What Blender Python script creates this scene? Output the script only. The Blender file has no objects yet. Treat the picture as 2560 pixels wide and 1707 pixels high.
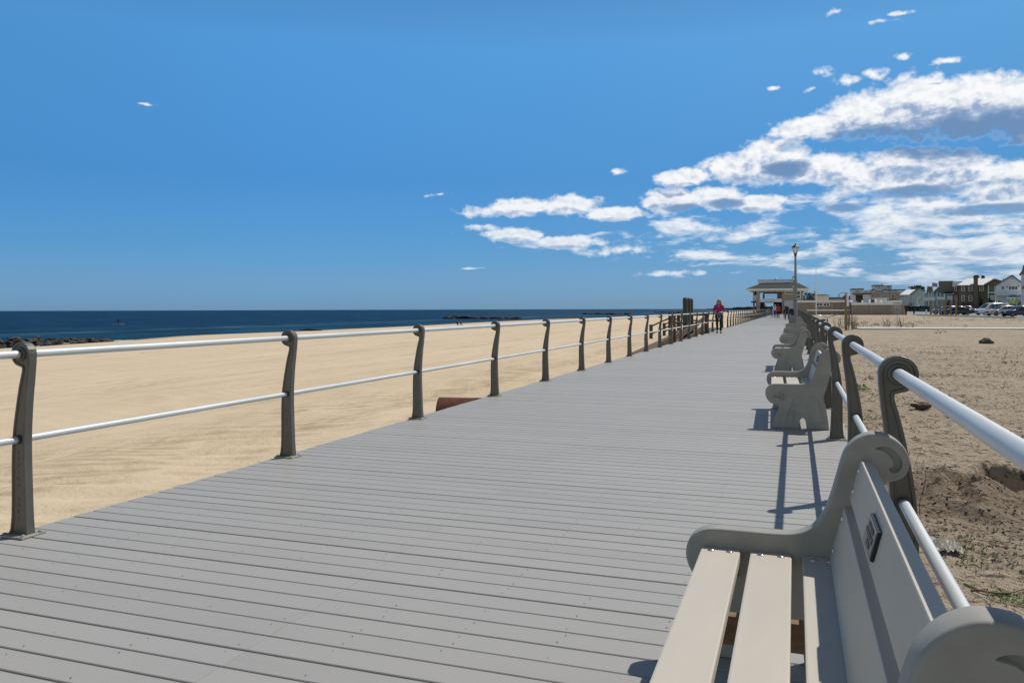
import bpy, bmesh, math, random
from mathutils import Vector, Matrix, noise as mnoise
import numpy as np

random.seed(7)
SC = bpy.context.scene
COL = SC.collection
PI = math.pi

# ---------------------------------------------------------------- camera
YAW = 0.341396           # the camera looks this far to the left of the boardwalk's direction (+Y)
CAMH = 1.2712
FPX, CX, HY, ROLL = 1991.0, 1280.0, 771.0, -0.0026907

cam_d = bpy.data.cameras.new("camera")
cam = bpy.data.objects.new("camera", cam_d)
COL.objects.link(cam)
cam_d.sensor_width = 36.0
cam_d.lens = 36.0 * FPX / 2560.0
cam_d.shift_y = (HY - 853.5) / 2560.0
cam_d.clip_start = 0.05
cam_d.clip_end = 20000.0
cam.matrix_world = (Matrix.Translation((0, 0, CAMH)) @ Matrix.Rotation(YAW, 4, 'Z')
                    @ Matrix.Rotation(PI / 2, 4, 'X') @ Matrix.Rotation(ROLL, 4, 'Z'))
SC.camera = cam


def _uv(x, y):
    a = (x - CX) / FPX
    b = (y - HY) / FPX
    return a + b * ROLL, b - a * ROLL


def on_z(x, y, z=0.0):
    """Where the sight line of a point of the survey photo meets the level z."""
    u, v = _uv(x, y)
    Z = (CAMH - z) / v
    X = u * Z
    return (X * math.cos(YAW) - Z * math.sin(YAW), X * math.sin(YAW) + Z * math.cos(YAW), z)


def on_y(x, y, wy):
    u, v = _uv(x, y)
    Z = wy / (u * math.sin(YAW) + math.cos(YAW))
    return (Z * (u * math.cos(YAW) - math.sin(YAW)), wy, CAMH - v * Z)


# frames of the enlarged survey views (pixel of the view -> pixel of the survey photo)
def V5(x, y): return (1840 + x * 360 / 2352, 600 + y * 240 / 1568)
def VB(x, y): return (2300 + x * 260 / 1853, 640 + y * 220 / 1568)
def VC(x, y): return (2100 + x * 230 / 1898, 640 + y * 190 / 1568)
def V6(x, y): return (2080 + x * 480 / 2352, 640 + y * 220 / 1078)


# ---------------------------------------------------------------- node helpers
class NT:
    def __init__(self, tree):
        self.t = tree
        self.n = tree.nodes
        self.l = tree.links

    def node(self, typ, **kw):
        nd = self.n.new(typ)
        for k, v in kw.items():
            setattr(nd, k, v)
        return nd

    def put(self, sock, val):
        if val is None:
            return
        if isinstance(val, bpy.types.NodeSocket):
            self.l.new(val, sock)
        else:
            if sock.type == 'RGBA' and len(val) == 3:
                val = (*val, 1.0)
            sock.default_value = val

    def math(self, op, a, b=None, c=None, clamp=False):
        nd = self.node('ShaderNodeMath', operation=op, use_clamp=clamp)
        self.put(nd.inputs[0], a)
        if b is not None: self.put(nd.inputs[1], b)
        if c is not None: self.put(nd.inputs[2], c)
        return nd.outputs[0]

    def vmath(self, op, a, b=None, scale=None):
        nd = self.node('ShaderNodeVectorMath', operation=op)
        self.put(nd.inputs[0], a)
        if b is not None: self.put(nd.inputs[1], b)
        if scale is not None: self.put(nd.inputs['Scale'], scale)
        return nd.outputs['Value'] if op in ('LENGTH', 'DOT_PRODUCT', 'DISTANCE') else nd.outputs[0]

    def sep(self, v):
        nd = self.node('ShaderNodeSeparateXYZ')
        self.put(nd.inputs[0], v)
        return nd.outputs

    def comb(self, x=0.0, y=0.0, z=0.0):
        nd = self.node('ShaderNodeCombineXYZ')
        self.put(nd.inputs[0], x); self.put(nd.inputs[1], y); self.put(nd.inputs[2], z)
        return nd.outputs[0]

    def noise(self, vec, scale=5.0, detail=4.0, rough=0.5, dist=0.0, out='Fac', dims='3D'):
        nd = self.node('ShaderNodeTexNoise', noise_dimensions=dims)
        if vec is not None: self.put(nd.inputs['Vector'], vec)
        nd.inputs['Scale'].default_value = scale
        nd.inputs['Detail'].default_value = detail
        nd.inputs['Roughness'].default_value = rough
        nd.inputs['Distortion'].default_value = dist
        return nd.outputs[out]

    def wave(self, vec, scale, dist=0.0, dscale=1.0, axis='X'):
        nd = self.node('ShaderNodeTexWave', wave_type='BANDS', bands_direction=axis)
        if vec is not None: self.put(nd.inputs['Vector'], vec)
        nd.inputs['Scale'].default_value = scale
        nd.inputs['Distortion'].default_value = dist
        nd.inputs['Detail'].default_value = 2.0
        nd.inputs['Detail Scale'].default_value = dscale
        return nd.outputs['Fac']

    def rng(self, v, a, b, c=0.0, d=1.0, kind='LINEAR'):
        nd = self.node('ShaderNodeMapRange', interpolation_type=kind)
        self.put(nd.inputs[0], v)
        for i, q in enumerate((a, b, c, d)):
            self.put(nd.inputs[1 + i], q)
        return nd.outputs[0]

    def mix(self, f, a, b, blend='MIX'):
        nd = self.node('ShaderNodeMix', data_type='RGBA', blend_type=blend)
        self.put(nd.inputs[0], f)
        self.put(nd.inputs[6], a)
        self.put(nd.inputs[7], b)
        return nd.outputs[2]

    def bump(self, h, strength=0.3, dist=0.01, normal=None):
        nd = self.node('ShaderNodeBump')
        nd.inputs['Strength'].default_value = strength
        nd.inputs['Distance'].default_value = dist
        self.put(nd.inputs['Height'], h)
        if normal is not None: self.put(nd.inputs['Normal'], normal)
        return nd.outputs[0]


def new_mat(name):
    m = bpy.data.materials.new(name)
    m.use_nodes = True
    m.node_tree.nodes.clear()
    nt = NT(m.node_tree)
    out = nt.node('ShaderNodeOutputMaterial')
    bs = nt.node('ShaderNodeBsdfPrincipled')
    nt.l.new(bs.outputs[0], out.inputs[0])
    return m, nt, bs


def mul(c, k):
    return tuple(min(1.0, x * k) for x in c)


def mat(name, col, rough=0.6, metal=0.0, var=0.10, scale=6.0, bump=0.0, bscale=60.0, bdist=0.004,
        spec=0.4, col2=None, coord='Object', stretch=(1, 1, 1), coat=0.0, detail=4.0):
    """A procedural surface: two tones broken up by noise, with an optional fine relief."""
    m, nt, bs = new_mat(name)
    tc = nt.node('ShaderNodeTexCoord')
    v = nt.vmath('MULTIPLY', tc.outputs[coord], stretch)
    f = nt.noise(v, scale, detail, 0.55)
    f = nt.rng(f, 0.3, 0.7)
    a, b = mul(col, 1 - var), (col2 if col2 else mul(col, 1 + var))
    nt.put(bs.inputs['Base Color'], nt.mix(f, a, b))
    bs.inputs['Roughness'].default_value = rough
    bs.inputs['Metallic'].default_value = metal
    bs.inputs['Specular IOR Level'].default_value = spec
    bs.inputs['Coat Weight'].default_value = coat
    if bump:
        h = nt.noise(v, bscale, 3.0, 0.6)
        nt.put(bs.inputs['Normal'], nt.bump(h, bump, bdist))
    return m


# ---------------------------------------------------------------- light: one sun and the sky
SUN_V = Vector((0.445, 0.54, 1.0)).normalized()
SUN_EL = math.asin(SUN_V.z)
SUN_AZ = math.atan2(SUN_V.x, SUN_V.y)          # clockwise from +Y
sun_d = bpy.data.lights.new("sun", 'SUN')
sun_d.energy = 4.0
sun_d.angle = math.radians(0.55)
sun_d.color = (1.0, 0.965, 0.90)
sun = bpy.data.objects.new("sun", sun_d)
COL.objects.link(sun)
sun.rotation_euler = SUN_V.to_track_quat('Z', 'Y').to_euler()
sun.location = (20, 30, 60)

# ---------------------------------------------------------------- sky with fair-weather clouds
W = bpy.data.worlds.new("World")
SC.world = W
W.use_nodes = True
W.node_tree.nodes.clear()

# clouds in compass degrees: azimuth from the boardwalk's direction, elevation, half width, half height
CLOUDS = [
    (1.6, 11.9, 3.0, 0.9), (4.6, 12.5, 3.0, 1.5), (7.4, 12.7, 3.2, 1.9), (10.6, 12.35, 3.6, 1.95), (14.6, 11.9, 4.4, 2.2),
    (19.0, 11.7, 5.0, 2.2),
    (-7.4, 9.1, 2.1, 0.65), (-4.3, 9.6, 2.2, 0.95), (-1.4, 10.0, 2.6, 1.5), (1.8, 9.2, 2.6, 1.1), (4.0, 8.5, 2.4, 0.9),
    (6.8, 9.4, 2.8, 0.9), (9.6, 8.9, 2.0, 0.95), (12.5, 7.9, 2.6, 1.0), (8.0, 7.9, 3.6, 0.9),
    (-21.6, 7.0, 2.0, 0.42), (-18.8, 7.25, 2.5, 0.62), (-15.4, 7.3, 2.3, 0.82), (-12.0, 6.7, 2.3, 0.5),
    (-8.3, 7.5, 2.3, 0.95), (-5.3, 7.6, 2.1, 0.85), (-2.6, 7.1, 2.2, 0.7),
    (-22.0, 5.75, 1.6, 0.35), (-19.4, 5.25, 2.2, 0.6), (-15.6, 4.7, 2.8, 0.55), (-11.5, 4.1, 2.6, 0.45),
    (2.5, 18.85, 1.05, 0.30), (5.2, 18.0, 0.85, 0.20), (6.4, 18.35, 0.7, 0.16), (6.5, 15.9, 0.65, 0.20),
    (1.8, 15.35, 0.75, 0.42), (3.4, 14.75, 0.95, 0.38), (5.0, 14.95, 0.7, 0.40), (-1.6, 14.7, 0.45, 0.15), (0.85, 14.3, 0.42, 0.26),
    (-11.8, 9.7, 0.75, 0.24), (-24.6, 8.0, 0.95, 0.15), (-22.5, 3.0, 0.8, 0.10), (-8.0, 2.45, 2.8, 0.24),
    (-44.3, 13.2, 0.55, 0.11), (9.0, 15.2, 0.8, 0.25), (12.9, 9.9, 0.8, 0.2),
]


CLOUD_BASES = [(5.2, 10.95, 4.8, 1.0), (10.4, 10.65, 6.6, 1.75), (17.0, 11.0, 6.0, 1.3), (-0.6, 9.3, 1.7, 0.75), (-4.6, 7.2, 1.5, 0.42),
               (-7.6, 7.0, 1.6, 0.35), (7.5, 7.4, 3.0, 0.5), (11.5, 6.0, 4.0, 0.4), (3.0, 6.6, 1.5, 0.35)]


def cloud_group():
    g = bpy.data.node_groups.new("cloud_density", 'ShaderNodeTree')
    g.interface.new_socket("P", in_out='INPUT', socket_type='NodeSocketVector')
    g.interface.new_socket("D", in_out='OUTPUT', socket_type='NodeSocketFloat')
    nt = NT(g)
    gi = nt.node('NodeGroupInput'); go = nt.node('NodeGroupOutput')
    P = gi.outputs[0]
    az, el, _ = nt.sep(P)
    # finer towards the horizon, as a level cloud layer is
    k = nt.math('DIVIDE', 10.0, nt.math('ADD', nt.math('MAXIMUM', el, 0.0), 3.0))
    Q = nt.comb(nt.math('MULTIPLY', az, 0.30), nt.math('MULTIPLY', nt.math('LOGARITHM', nt.math('ADD', nt.math('MAXIMUM', el, 0.0), 1.6), 2.718), 5.2), 3.7)
    n1 = nt.noise(Q, 1.05, 7.0, 0.55, 0.15)
    n2 = nt.noise(nt.vmath('ADD', Q, (31.0, 9.0, 0.0)), 2.4, 7.0, 0.6)
    # ragged outline: shift the sample point by low noise
    wz = nt.math('SUBTRACT', n1, 0.5)
    wx = nt.math('SUBTRACT', n2, 0.5)
    Pw = nt.vmath('ADD', P, nt.comb(nt.math('MULTIPLY', wx, 2.2), nt.math('MULTIPLY', wz, 0.8), 0.0))
    big = small = None
    for (a, e, w, h) in CLOUDS:
        d = nt.vmath('LENGTH', nt.vmath('MULTIPLY', nt.vmath('SUBTRACT', Pw, (a, e, 0.0)), (1.0 / (w * 1.12), 1.0 / (h * 1.12), 0.0)))
        if h > 0.45:
            big = d if big is None else nt.math('MINIMUM', big, d)
        else:
            small = d if small is None else nt.math('MINIMUM', small, d)
    D1 = nt.math('MINIMUM', nt.math('MULTIPLY', nt.math('SUBTRACT', 1.0, big), 2.2), 1.0)
    D1 = nt.math('MAXIMUM', D1, nt.math('MULTIPLY', nt.math('SUBTRACT', 0.92, small), 0.9))
    n3 = nt.noise(nt.vmath('MULTIPLY', P, (1.0, 1.35, 1.0)), 1.35, 6.0, 0.54)
    D1 = nt.math('ADD', D1, nt.math('MULTIPLY', wz, 1.5))
    D1 = nt.math('ADD', D1, nt.math('MULTIPLY', nt.math('SUBTRACT', n3, 0.52), 1.9))
    # the broken layer lower down
    top = nt.rng(az, -22.0, 5.0, 4.4, 9.0)
    bot = nt.rng(az, -24.0, 8.0, 4.4, 0.9)
    r1 = nt.math('SUBTRACT', top, el)
    r2 = nt.math('MULTIPLY', nt.math('SUBTRACT', el, bot), 0.8)
    r3 = nt.math('MULTIPLY', nt.math('ADD', az, 23.0), 0.4)
    reg = nt.math('MINIMUM', nt.math('MINIMUM', r1, r2), r3)
    reg = nt.math('MINIMUM', nt.math('MAXIMUM', reg, -1.0), 0.62)
    cover = nt.rng(az, -20.0, 10.0, -0.46, 0.20)
    D2 = nt.math('ADD', nt.math('MULTIPLY', nt.math('SUBTRACT', nt.noise(nt.vmath('MULTIPLY', Q, (0.8, 1.0, 1.0)), 1.25, 9.0, 0.60, 0.3), 0.5), 4.2), nt.math('ADD', reg, cover))
    D2 = nt.math('SUBTRACT', D2, 0.30)
    D = nt.math('MAXIMUM', D1, D2)
    nt.put(go.inputs[0], D)
    return g


def build_world():
    nt = NT(W.node_tree)
    out = nt.node('ShaderNodeOutputWorld')
    bg = nt.node('ShaderNodeBackground')
    sky = nt.node('ShaderNodeTexSky', sky_type='NISHITA')
    sky.sun_disc = False
    sky.sun_elevation = SUN_EL
    sky.sun_rotation = SUN_AZ
    sky.altitude = 0.0
    sky.air_density = 1.0
    sky.dust_density = 0.2
    sky.ozone_density = 1.0
    tc = nt.node('ShaderNodeTexCoord')
    d = tc.outputs['Generated']
    x, y, z = nt.sep(d)
    az = nt.math('MULTIPLY', nt.math('ARCTAN2', x, y), 57.29578)
    el = nt.math('MULTIPLY', nt.math('ARCSINE', z), 57.29578)
    P = nt.comb(az, el, 0.0)
    G = cloud_group()

    def dens(vec):
        nd = nt.node('ShaderNodeGroup')
        nd.node_tree = G
        nt.put(nd.inputs[0], vec)
        return nd.outputs[0]
    D = dens(P)
    up = nt.math('ADD', 0.10, nt.math('MULTIPLY', nt.math('MAXIMUM', el, 0.0), 0.085))
    Du = dens(nt.vmath('ADD', P, nt.comb(nt.math('MULTIPLY', up, 0.5), up, 0.0)))
    def fine(v):
        return nt.noise(nt.vmath('MULTIPLY', v, (0.8, 1.15, 1.0)), 1.1, 4.0, 0.55)
    alpha = nt.rng(D, -0.06, 0.85, 0.0, 1.0, 'SMOOTHSTEP')
    alpha = nt.math('MULTIPLY', alpha, nt.rng(el, 0.2, 2.6, 0.25, 1.0))
    shade = nt.rng(Du, 0.45, 1.35, 0.0, 0.62, 'SMOOTHSTEP')
    thick = nt.rng(D, 0.1, 0.75, 0.0, 1.0, 'SMOOTHSTEP')
    shade = nt.math('MULTIPLY', shade, thick)
    # flat shaded bases of the deeper heaps
    ns = nt.math('SUBTRACT', nt.noise(nt.vmath('MULTIPLY', P, (0.6, 1.1, 1.0)), 1.3, 6.0, 0.6), 0.5)
    best = None
    for (a_, e_, w_, h_) in CLOUD_BASES:
        q = nt.vmath('LENGTH', nt.vmath('MULTIPLY', nt.vmath('SUBTRACT', P, (a_, e_, 0.0)), (1.0 / w_, 1.0 / h_, 0.0)))
        best = q if best is None else nt.math('MINIMUM', best, q)
    base = nt.rng(nt.math('ADD', nt.math('SUBTRACT', 1.0, best), nt.math('MULTIPLY', ns, 1.25)), -0.20, 0.55, 0.0, 0.95, 'SMOOTHSTEP')
    base = nt.math('MULTIPLY', base, nt.rng(D, 0.0, 0.45))
    puff = nt.rng(nt.math('SUBTRACT', fine(nt.vmath('ADD', P, (0.12, 0.30, 0.0))), fine(P)), -0.03, 0.30, 0.0, 0.30)
    puff = nt.math('MULTIPLY', puff, thick)
    shade = nt.math('MAXIMUM', nt.math('MAXIMUM', shade, puff), base)
    ramp = nt.node('ShaderNodeValToRGB')
    nt.put(ramp.inputs[0], nt.math('DIVIDE', el, 60.0))
    cr = ramp.color_ramp
    while len(cr.elements) < len(SKY_TINT):
        cr.elements.new(0.5)
    for e_, (p, c) in zip(cr.elements, SKY_TINT):
        e_.position = p / 60.0
        e_.color = (*[q / 2 for q in c], 1)
    tint = nt.vmath('SCALE', ramp.outputs[0], scale=2.0)
    tint = nt.vmath('MULTIPLY', tint, nt.mix(nt.rng(az, -35.0, 14.0), (1, 1, 1), (0.97, 0.82, 0.75)))
    # brighter, whiter sky added behind the viewer, out of view, to fill shaded faces
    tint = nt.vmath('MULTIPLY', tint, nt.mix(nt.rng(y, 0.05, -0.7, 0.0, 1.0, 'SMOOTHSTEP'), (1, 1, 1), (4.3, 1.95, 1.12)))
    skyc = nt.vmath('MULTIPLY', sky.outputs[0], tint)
    cl = nt.mix(nt.rng(shade, 0.0, 0.55), (9.5, 9.6, 9.7), (3.5, 4.6, 6.5))
    cl = nt.mix(nt.rng(shade, 0.50, 1.0), cl, (1.35, 2.6, 4.7))
    # far clouds take the colour of the air in front of them
    cl = nt.mix(nt.rng(el, 0.5, 9.5, 0.50, 0.0), cl, (4.4, 6.0, 7.8))
    col = nt.mix(alpha, skyc, cl)
    # only the part of the sky that has clouds needs the cloud layer worked out
    inside = nt.math('MULTIPLY', nt.math('LESS_THAN', nt.math('ABSOLUTE', nt.math('ADD', az, 10.0)), 36.0),
                     nt.math('MULTIPLY', nt.math('LESS_THAN', el, 20.5), nt.math('GREATER_THAN', el, 0.15)))
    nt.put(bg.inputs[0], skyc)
    bg.inputs[1].default_value = 0.1
    bg2 = nt.node('ShaderNodeBackground')
    nt.put(bg2.inputs[0], col)
    bg2.inputs[1].default_value = 0.1
    ms = nt.node('ShaderNodeMixShader')
    nt.put(ms.inputs[0], inside)
    nt.l.new(bg.outputs[0], ms.inputs[1]); nt.l.new(bg2.outputs[0], ms.inputs[2])
    nt.l.new(ms.outputs[0], out.inputs[0])


SKY_TINT = [(0.0, (0.225, 0.489, 1.089)), (0.5, (0.225, 0.489, 1.089)), (1.76, (0.242, 0.496, 1.035)), (4.2, (0.223, 0.529, 0.978)), (9.1, (0.234, 0.615, 1.034)), (13.9, (0.338, 0.827, 1.212)), (18, (0.432, 1.015, 1.38)), (30.0, (0.47, 0.74, 0.88)), (48.0, (0.50, 0.62, 0.66))]
build_world()
SC.view_settings.view_transform = 'Standard'
SC.view_settings.look = 'None'
SC.view_settings.exposure = 0.0
SC.view_settings.gamma = 1.0
SC.view_settings.use_curve_mapping = False
SC.cycles.use_denoising = True
SC.cycles.max_bounces = 6
SC.cycles.diffuse_bounces = 3
SC.cycles.glossy_bounces = 3
SC.cycles.transparent_max_bounces = 8
W.cycles.sampling_method = 'MANUAL'
W.cycles.sample_map_resolution = 512

# ---------------------------------------------------------------- mesh helpers
class MB:
    """Collects vertices and faces of ONE mesh; build() links it as one object."""
    def __init__(self):
        self.v, self.f, self.m, self.s = [], [], [], []

    def add(self, verts, faces, mi=0, smooth=False):
        o = len(self.v)
        self.v += [tuple(p) for p in verts]
        for f in faces:
            self.f.append([i + o for i in f]); self.m.append(mi); self.s.append(smooth)
        return self

    def box(self, x0, x1, y0, y1, z0, z1, mi=0, M=None):
        vs = [(x, y, z) for z in (z0, z1) for y in (y0, y1) for x in (x0, x1)]
        if M is not None: vs = [M @ Vector(p) for p in vs]
        return self.add(vs, [(0, 2, 3, 1), (4, 5, 7, 6), (0, 1, 5, 4), (2, 6, 7, 3), (0, 4, 6, 2), (1, 3, 7, 5)], mi)

    def cbox(self, x0, x1, y0, y1, z0, z1, c=0.004, mi=0, M=None):
        """Box with chamfered edges."""
        bm = bmesh.new()
        bmesh.ops.create_cube(bm, size=1.0)
        for v in bm.verts:
            v.co = Vector(((x0 + x1) / 2 + v.co.x * (x1 - x0), (y0 + y1) / 2 + v.co.y * (y1 - y0), (z0 + z1) / 2 + v.co.z * (z1 - z0)))
        bmesh.ops.bevel(bm, geom=list(bm.edges), offset=c, segments=2, profile=0.6, affect='EDGES')
        self.bm(bm, mi, M); bm.free()
        return self

    def bm(self, bm, mi=0, M=None, smooth=False):
        bm.verts.index_update()
        vs = [(M @ v.co if M is not None else v.co.copy()) for v in bm.verts]
        return self.add(vs, [[v.index for v in f.verts] for f in bm.faces], mi, smooth)

    def prism(self, pts, a0, a1, axis='Y', mi=0, M=None, smooth=False):
        """Polygon pts (two coordinates) pushed along an axis."""
        n = len(pts)
        def P(p, a):
            if axis == 'Y': return Vector((p[0], a, p[1]))
            if axis == 'X': return Vector((a, p[0], p[1]))
            return Vector((p[0], p[1], a))
        vs = [P(p, a0) for p in pts] + [P(p, a1) for p in pts]
        if M is not None: vs = [M @ p for p in vs]
        self.add(vs, [list(range(n)), list(range(2 * n - 1, n - 1, -1))], mi)
        self.add(vs, [[i, i + n, (i + 1) % n + n, (i + 1) % n] for i in range(n)], mi, smooth)
        return self

    def tube(self, path, r, n=10, mi=0, cap=True, smooth=True):
        """Round tube along a path; r is a radius or a list of radii."""
        path = [Vector(p) for p in path]
        k = len(path)
        rs = r if isinstance(r, (list, tuple)) else [r] * k
        vs, fs = [], []
        up = Vector((0, 0, 1))
        pu = None
        for i, p in enumerate(path):
            d = (path[min(i + 1, k - 1)] - path[max(i - 1, 0)]).normalized()
            if pu is None:
                ref = up if abs(d.z) < 0.95 else Vector((1, 0, 0))
                u = d.cross(ref).normalized()
            else:
                u = (pu - d * pu.dot(d)).normalized()
            pu = u
            w = d.cross(u)
            for j in range(n):
                a = 2 * PI * j / n
                vs.append(p + (u * math.cos(a) + w * math.sin(a)) * rs[i])
        for i in range(k - 1):
            for j in range(n):
                a, b = i * n + j, i * n + (j + 1) % n
                fs.append((a, b, b + n, a + n))
        self.add(vs, fs, mi, smooth)
        if cap:
            self.add(vs[:n], [list(range(n - 1, -1, -1))], mi)
            self.add(vs[-n:], [list(range(n))], mi)
        return self

    def lathe(self, prof, c=(0, 0, 0), n=16, mi=0, smooth=True, M=None):
        """prof: list of (radius, height)."""
        vs, fs = [], []
        for r, z in prof:
            for j in range(n):
                a = 2 * PI * j / n
                p = Vector((c[0] + r * math.cos(a), c[1] + r * math.sin(a), c[2] + z))
                vs.append(M @ p if M is not None else p)
        for i in range(len(prof) - 1):
            for j in range(n):
                a, b = i * n + j, i * n + (j + 1) % n
                fs.append((a, b, b + n, a + n))
        self.add(vs, fs, mi, smooth)
        self.add(vs[:n], [list(range(n - 1, -1, -1))], mi)
        self.add(vs[-n:], [list(range(n))], mi)
        return self

    def ball(self, c, r, mi=0, sub=2, sc=(1, 1, 1), rough=0.0, seed=0, smooth=True, rot=None):
        bm = bmesh.new()
        bmesh.ops.create_icosphere(bm, subdivisions=sub, radius=1.0)
        for v in bm.verts:
            p = v.co.copy()
            if rough:
                p *= 1 + rough * (mnoise.noise(p * 1.3 + Vector((seed * 7.1, seed * 3.3, seed))) + 0.5 * mnoise.noise(p * 3.1 + Vector((seed, 0, 5))))
            p = Vector((p.x * sc[0], p.y * sc[1], p.z * sc[2])) * r
            if rot is not None: p = rot @ p
            v.co = p + Vector(c)
        self.bm(bm, mi, None, smooth); bm.free()
        return self

    def build(self, name, mats, parent=None, loc=None, smooth=None):
        me = bpy.data.meshes.new(name)
        me.from_pydata(self.v, [], self.f)
        me.polygons.foreach_set("material_index", self.m)
        me.polygons.foreach_set("use_smooth", [True] * len(self.f) if smooth else self.s)
        for m in (mats if isinstance(mats, (list, tuple)) else [mats]):
            me.materials.append(m)
        me.update()
        o = bpy.data.objects.new(name, me)
        COL.objects.link(o)
        if parent is not None: o.parent = parent
        if loc is not None: o.location = loc
        return o


def tag(o, label=None, cat=None, group=None, kind=None):
    if label: o['label'] = label
    if cat: o['category'] = cat
    if group: o['group'] = group
    if kind: o['kind'] = kind
    return o


def thing(name, label, cat, loc=(0, 0, 0), rz=0.0, group=None):
    """An Empty at the thing's base; its parts become its children."""
    o = bpy.data.objects.new(name, None)
    o.empty_display_size = 0.2
    COL.objects.link(o)
    o.location = loc
    o.rotation_euler = (0, 0, rz)
    return tag(o, label, cat, group)


def copy_tree(o, parent=None):
    c = o.copy()
    COL.objects.link(c)
    c.parent = parent
    for ch in list(o.children):
        copy_tree(ch, c)
    return c


def bake(o):
    """Replace an object's mesh by its mesh with the modifiers applied."""
    bpy.context.view_layer.update()
    dg = bpy.context.evaluated_depsgraph_get()
    me = bpy.data.meshes.new_from_object(o.evaluated_get(dg))
    old = o.data
    me.name = old.name
    o.modifiers.clear()
    o.data = me
    return o


def spline(pts, n=6, closed=False):
    """Catmull-Rom points through pts (2 or 3 coordinates)."""
    P = [Vector(p) for p in pts]
    k = len(P)
    out = []
    for i in range(k if closed else k - 1):
        a, b, c, d = (P[(i - 1) % k], P[i], P[(i + 1) % k], P[(i + 2) % k]) if closed else \
            (P[max(i - 1, 0)], P[i], P[i + 1], P[min(i + 2, k - 1)])
        for j in range(n):
            t = j / n
            out.append(0.5 * ((2 * b) + (c - a) * t + (2 * a - 5 * b + 4 * c - d) * t * t + (3 * b - a - 3 * c + d) * t ** 3))
    if not closed: out.append(P[-1])
    return out


def vec_noise(x, y, sc, seed=0.0):
    return mnoise.noise(Vector((x * sc + seed, y * sc - seed * 1.7, seed * 0.37)))

# ---------------------------------------------------------------- boardwalk deck
DECK_L, DECK_R = -4.19, 0.50
PITCH, GAP = 0.1388, 0.0086


def deck_material():
    m, nt, bs = new_mat("grey_composite_boards")
    geo = nt.node('ShaderNodeNewGeometry')
    pos = geo.outputs['Position']
    rnd = nt.node('ShaderNodeAttribute', attribute_name='board')
    grain = nt.noise(nt.vmath('MULTIPLY', pos, (2.5, 70.0, 1.0)), 1.0, 4.0, 0.6)
    cloud = nt.noise(pos, 0.9, 4.0, 0.6)
    spots = nt.noise(nt.vmath('MULTIPLY', pos, (1.0, 1.6, 1.0)), 3.4, 5.0, 0.72)
    base = nt.mix(rnd.outputs['Fac'], (0.305, 0.291, 0.272), (0.338, 0.323, 0.302))
    base = nt.mix(nt.rng(grain, 0.3, 0.7, 0.0, 0.55), base, (0.34, 0.324, 0.303))
    base = nt.mix(nt.rng(cloud, 0.35, 0.72, 0.0, 0.35), base, (0.38, 0.358, 0.325))
    base = nt.mix(nt.rng(spots, 0.69, 0.80, 0.0, 0.55), base, (0.15, 0.145, 0.14))
    nt.put(bs.inputs['Base Color'], base)
    bs.inputs['Roughness'].default_value = 0.55
    bs.inputs['Specular IOR Level'].default_value = 0.35
    h = nt.math('ADD', grain, nt.math('MULTIPLY', nt.noise(pos, 260.0, 2.0, 0.5), 0.5))
    nt.put(bs.inputs['Normal'], nt.bump(h, 0.25, 0.0015))
    return m


M_DECK = deck_material()
M_SCREW = mat("dark_screw_holes", (0.05, 0.048, 0.045), 0.5, var=0.2)
M_JOIST = mat("dark_treated_joists", (0.10, 0.08, 0.06), 0.8, var=0.25)


def build_deck():
    mb = MB()
    rnd = []
    rr = random.Random(3)
    y = -3.0 + 0.052
    c = 0.003
    while y < 232.0:
        y0, y1 = y + GAP / 2, y + PITCH - GAP / 2
        jit = rr.uniform(-0.0012, 0.0012); y0 += rr.uniform(-0.0015, 0.002)
        far = y > 60
        L, R = DECK_L + rr.uniform(-0.004, 0.004), DECK_R
        if y > 149: L, R = -11.5, 1.6      # the deck widens in front of the pavilion
        joint = -1.93 + rr.uniform(-0.003, 0.003)
        for (a, b) in ((L, joint - 0.0006), (joint + 0.0006, R)):
            t = rr.random()
            if far:
                mb.add([(a, y0, jit), (b, y0, jit), (b, y1, jit), (a, y1, jit), (a, y0, -0.03), (b, y0, -0.03)], [(0, 1, 2, 3), (4, 5, 1, 0)])
                rnd += [t] * 2
            else:
                prof = [(y0, -0.030), (y1, -0.030), (y1, jit - c), (y1 - c, jit), (y0 + c, jit), (y0, jit - c)]
                mb.prism(prof, a, b, 'X')
                rnd += [t] * 8
        y += PITCH
    # screw heads sunk into the boards over each joist
    y = -3.0 + 0.052
    while y < 16.0:
        if y > 0.8:
            for xr in [-1.61 + 0.3785 * k for k in range(-6, 6)]:
                for yy in (y + 0.034, y + PITCH - 0.036):
                    if rr.random() < 0.45: continue
                    r = rr.uniform(0.0022, 0.0040)
                    cx_, cy_ = xr + rr.uniform(-0.012, 0.012), yy + rr.uniform(-0.006, 0.006)
                    vs = [(cx_ + r * math.cos(k * PI / 3), cy_ + r * math.sin(k * PI / 3), 0.0022) for k in range(6)]
                    mb.add(vs, [tuple(range(6))], 1)
                    rnd.append(0.0)
        y += PITCH
    for xr in [-4.10, -3.3, -2.5, -1.93, -1.2, -0.4, 0.4]:
        mb.box(xr - 0.04, xr + 0.04, -3.0, 149.0, -0.28, -0.034, 2); rnd += [0] * 6
    mb.box(DECK_L + 0.012, DECK_L + 0.05, -3.0, 149.0, -0.30, -0.033, 2); rnd += [0] * 6
    o = mb.build("boardwalk", [M_DECK, M_SCREW, M_JOIST])
    at = o.data.attributes.new("board", 'FLOAT', 'FACE')
    at.data.foreach_set("value", rnd)
    tag(o, kind='structure')


build_deck()


# ---------------------------------------------------------------- beach and sea
SEA_Z = -3.0
SHORE = [(-40, -83), (20, -83.5), (64, -83.7), (78, -86.0), (105, -93), (133, -90.0), (170, -89.3), (244, -92.0), (277, -90.8), (312, -83.0), (449, -82.7), (610, -76), (900, -60), (1500, -30)]


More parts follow.
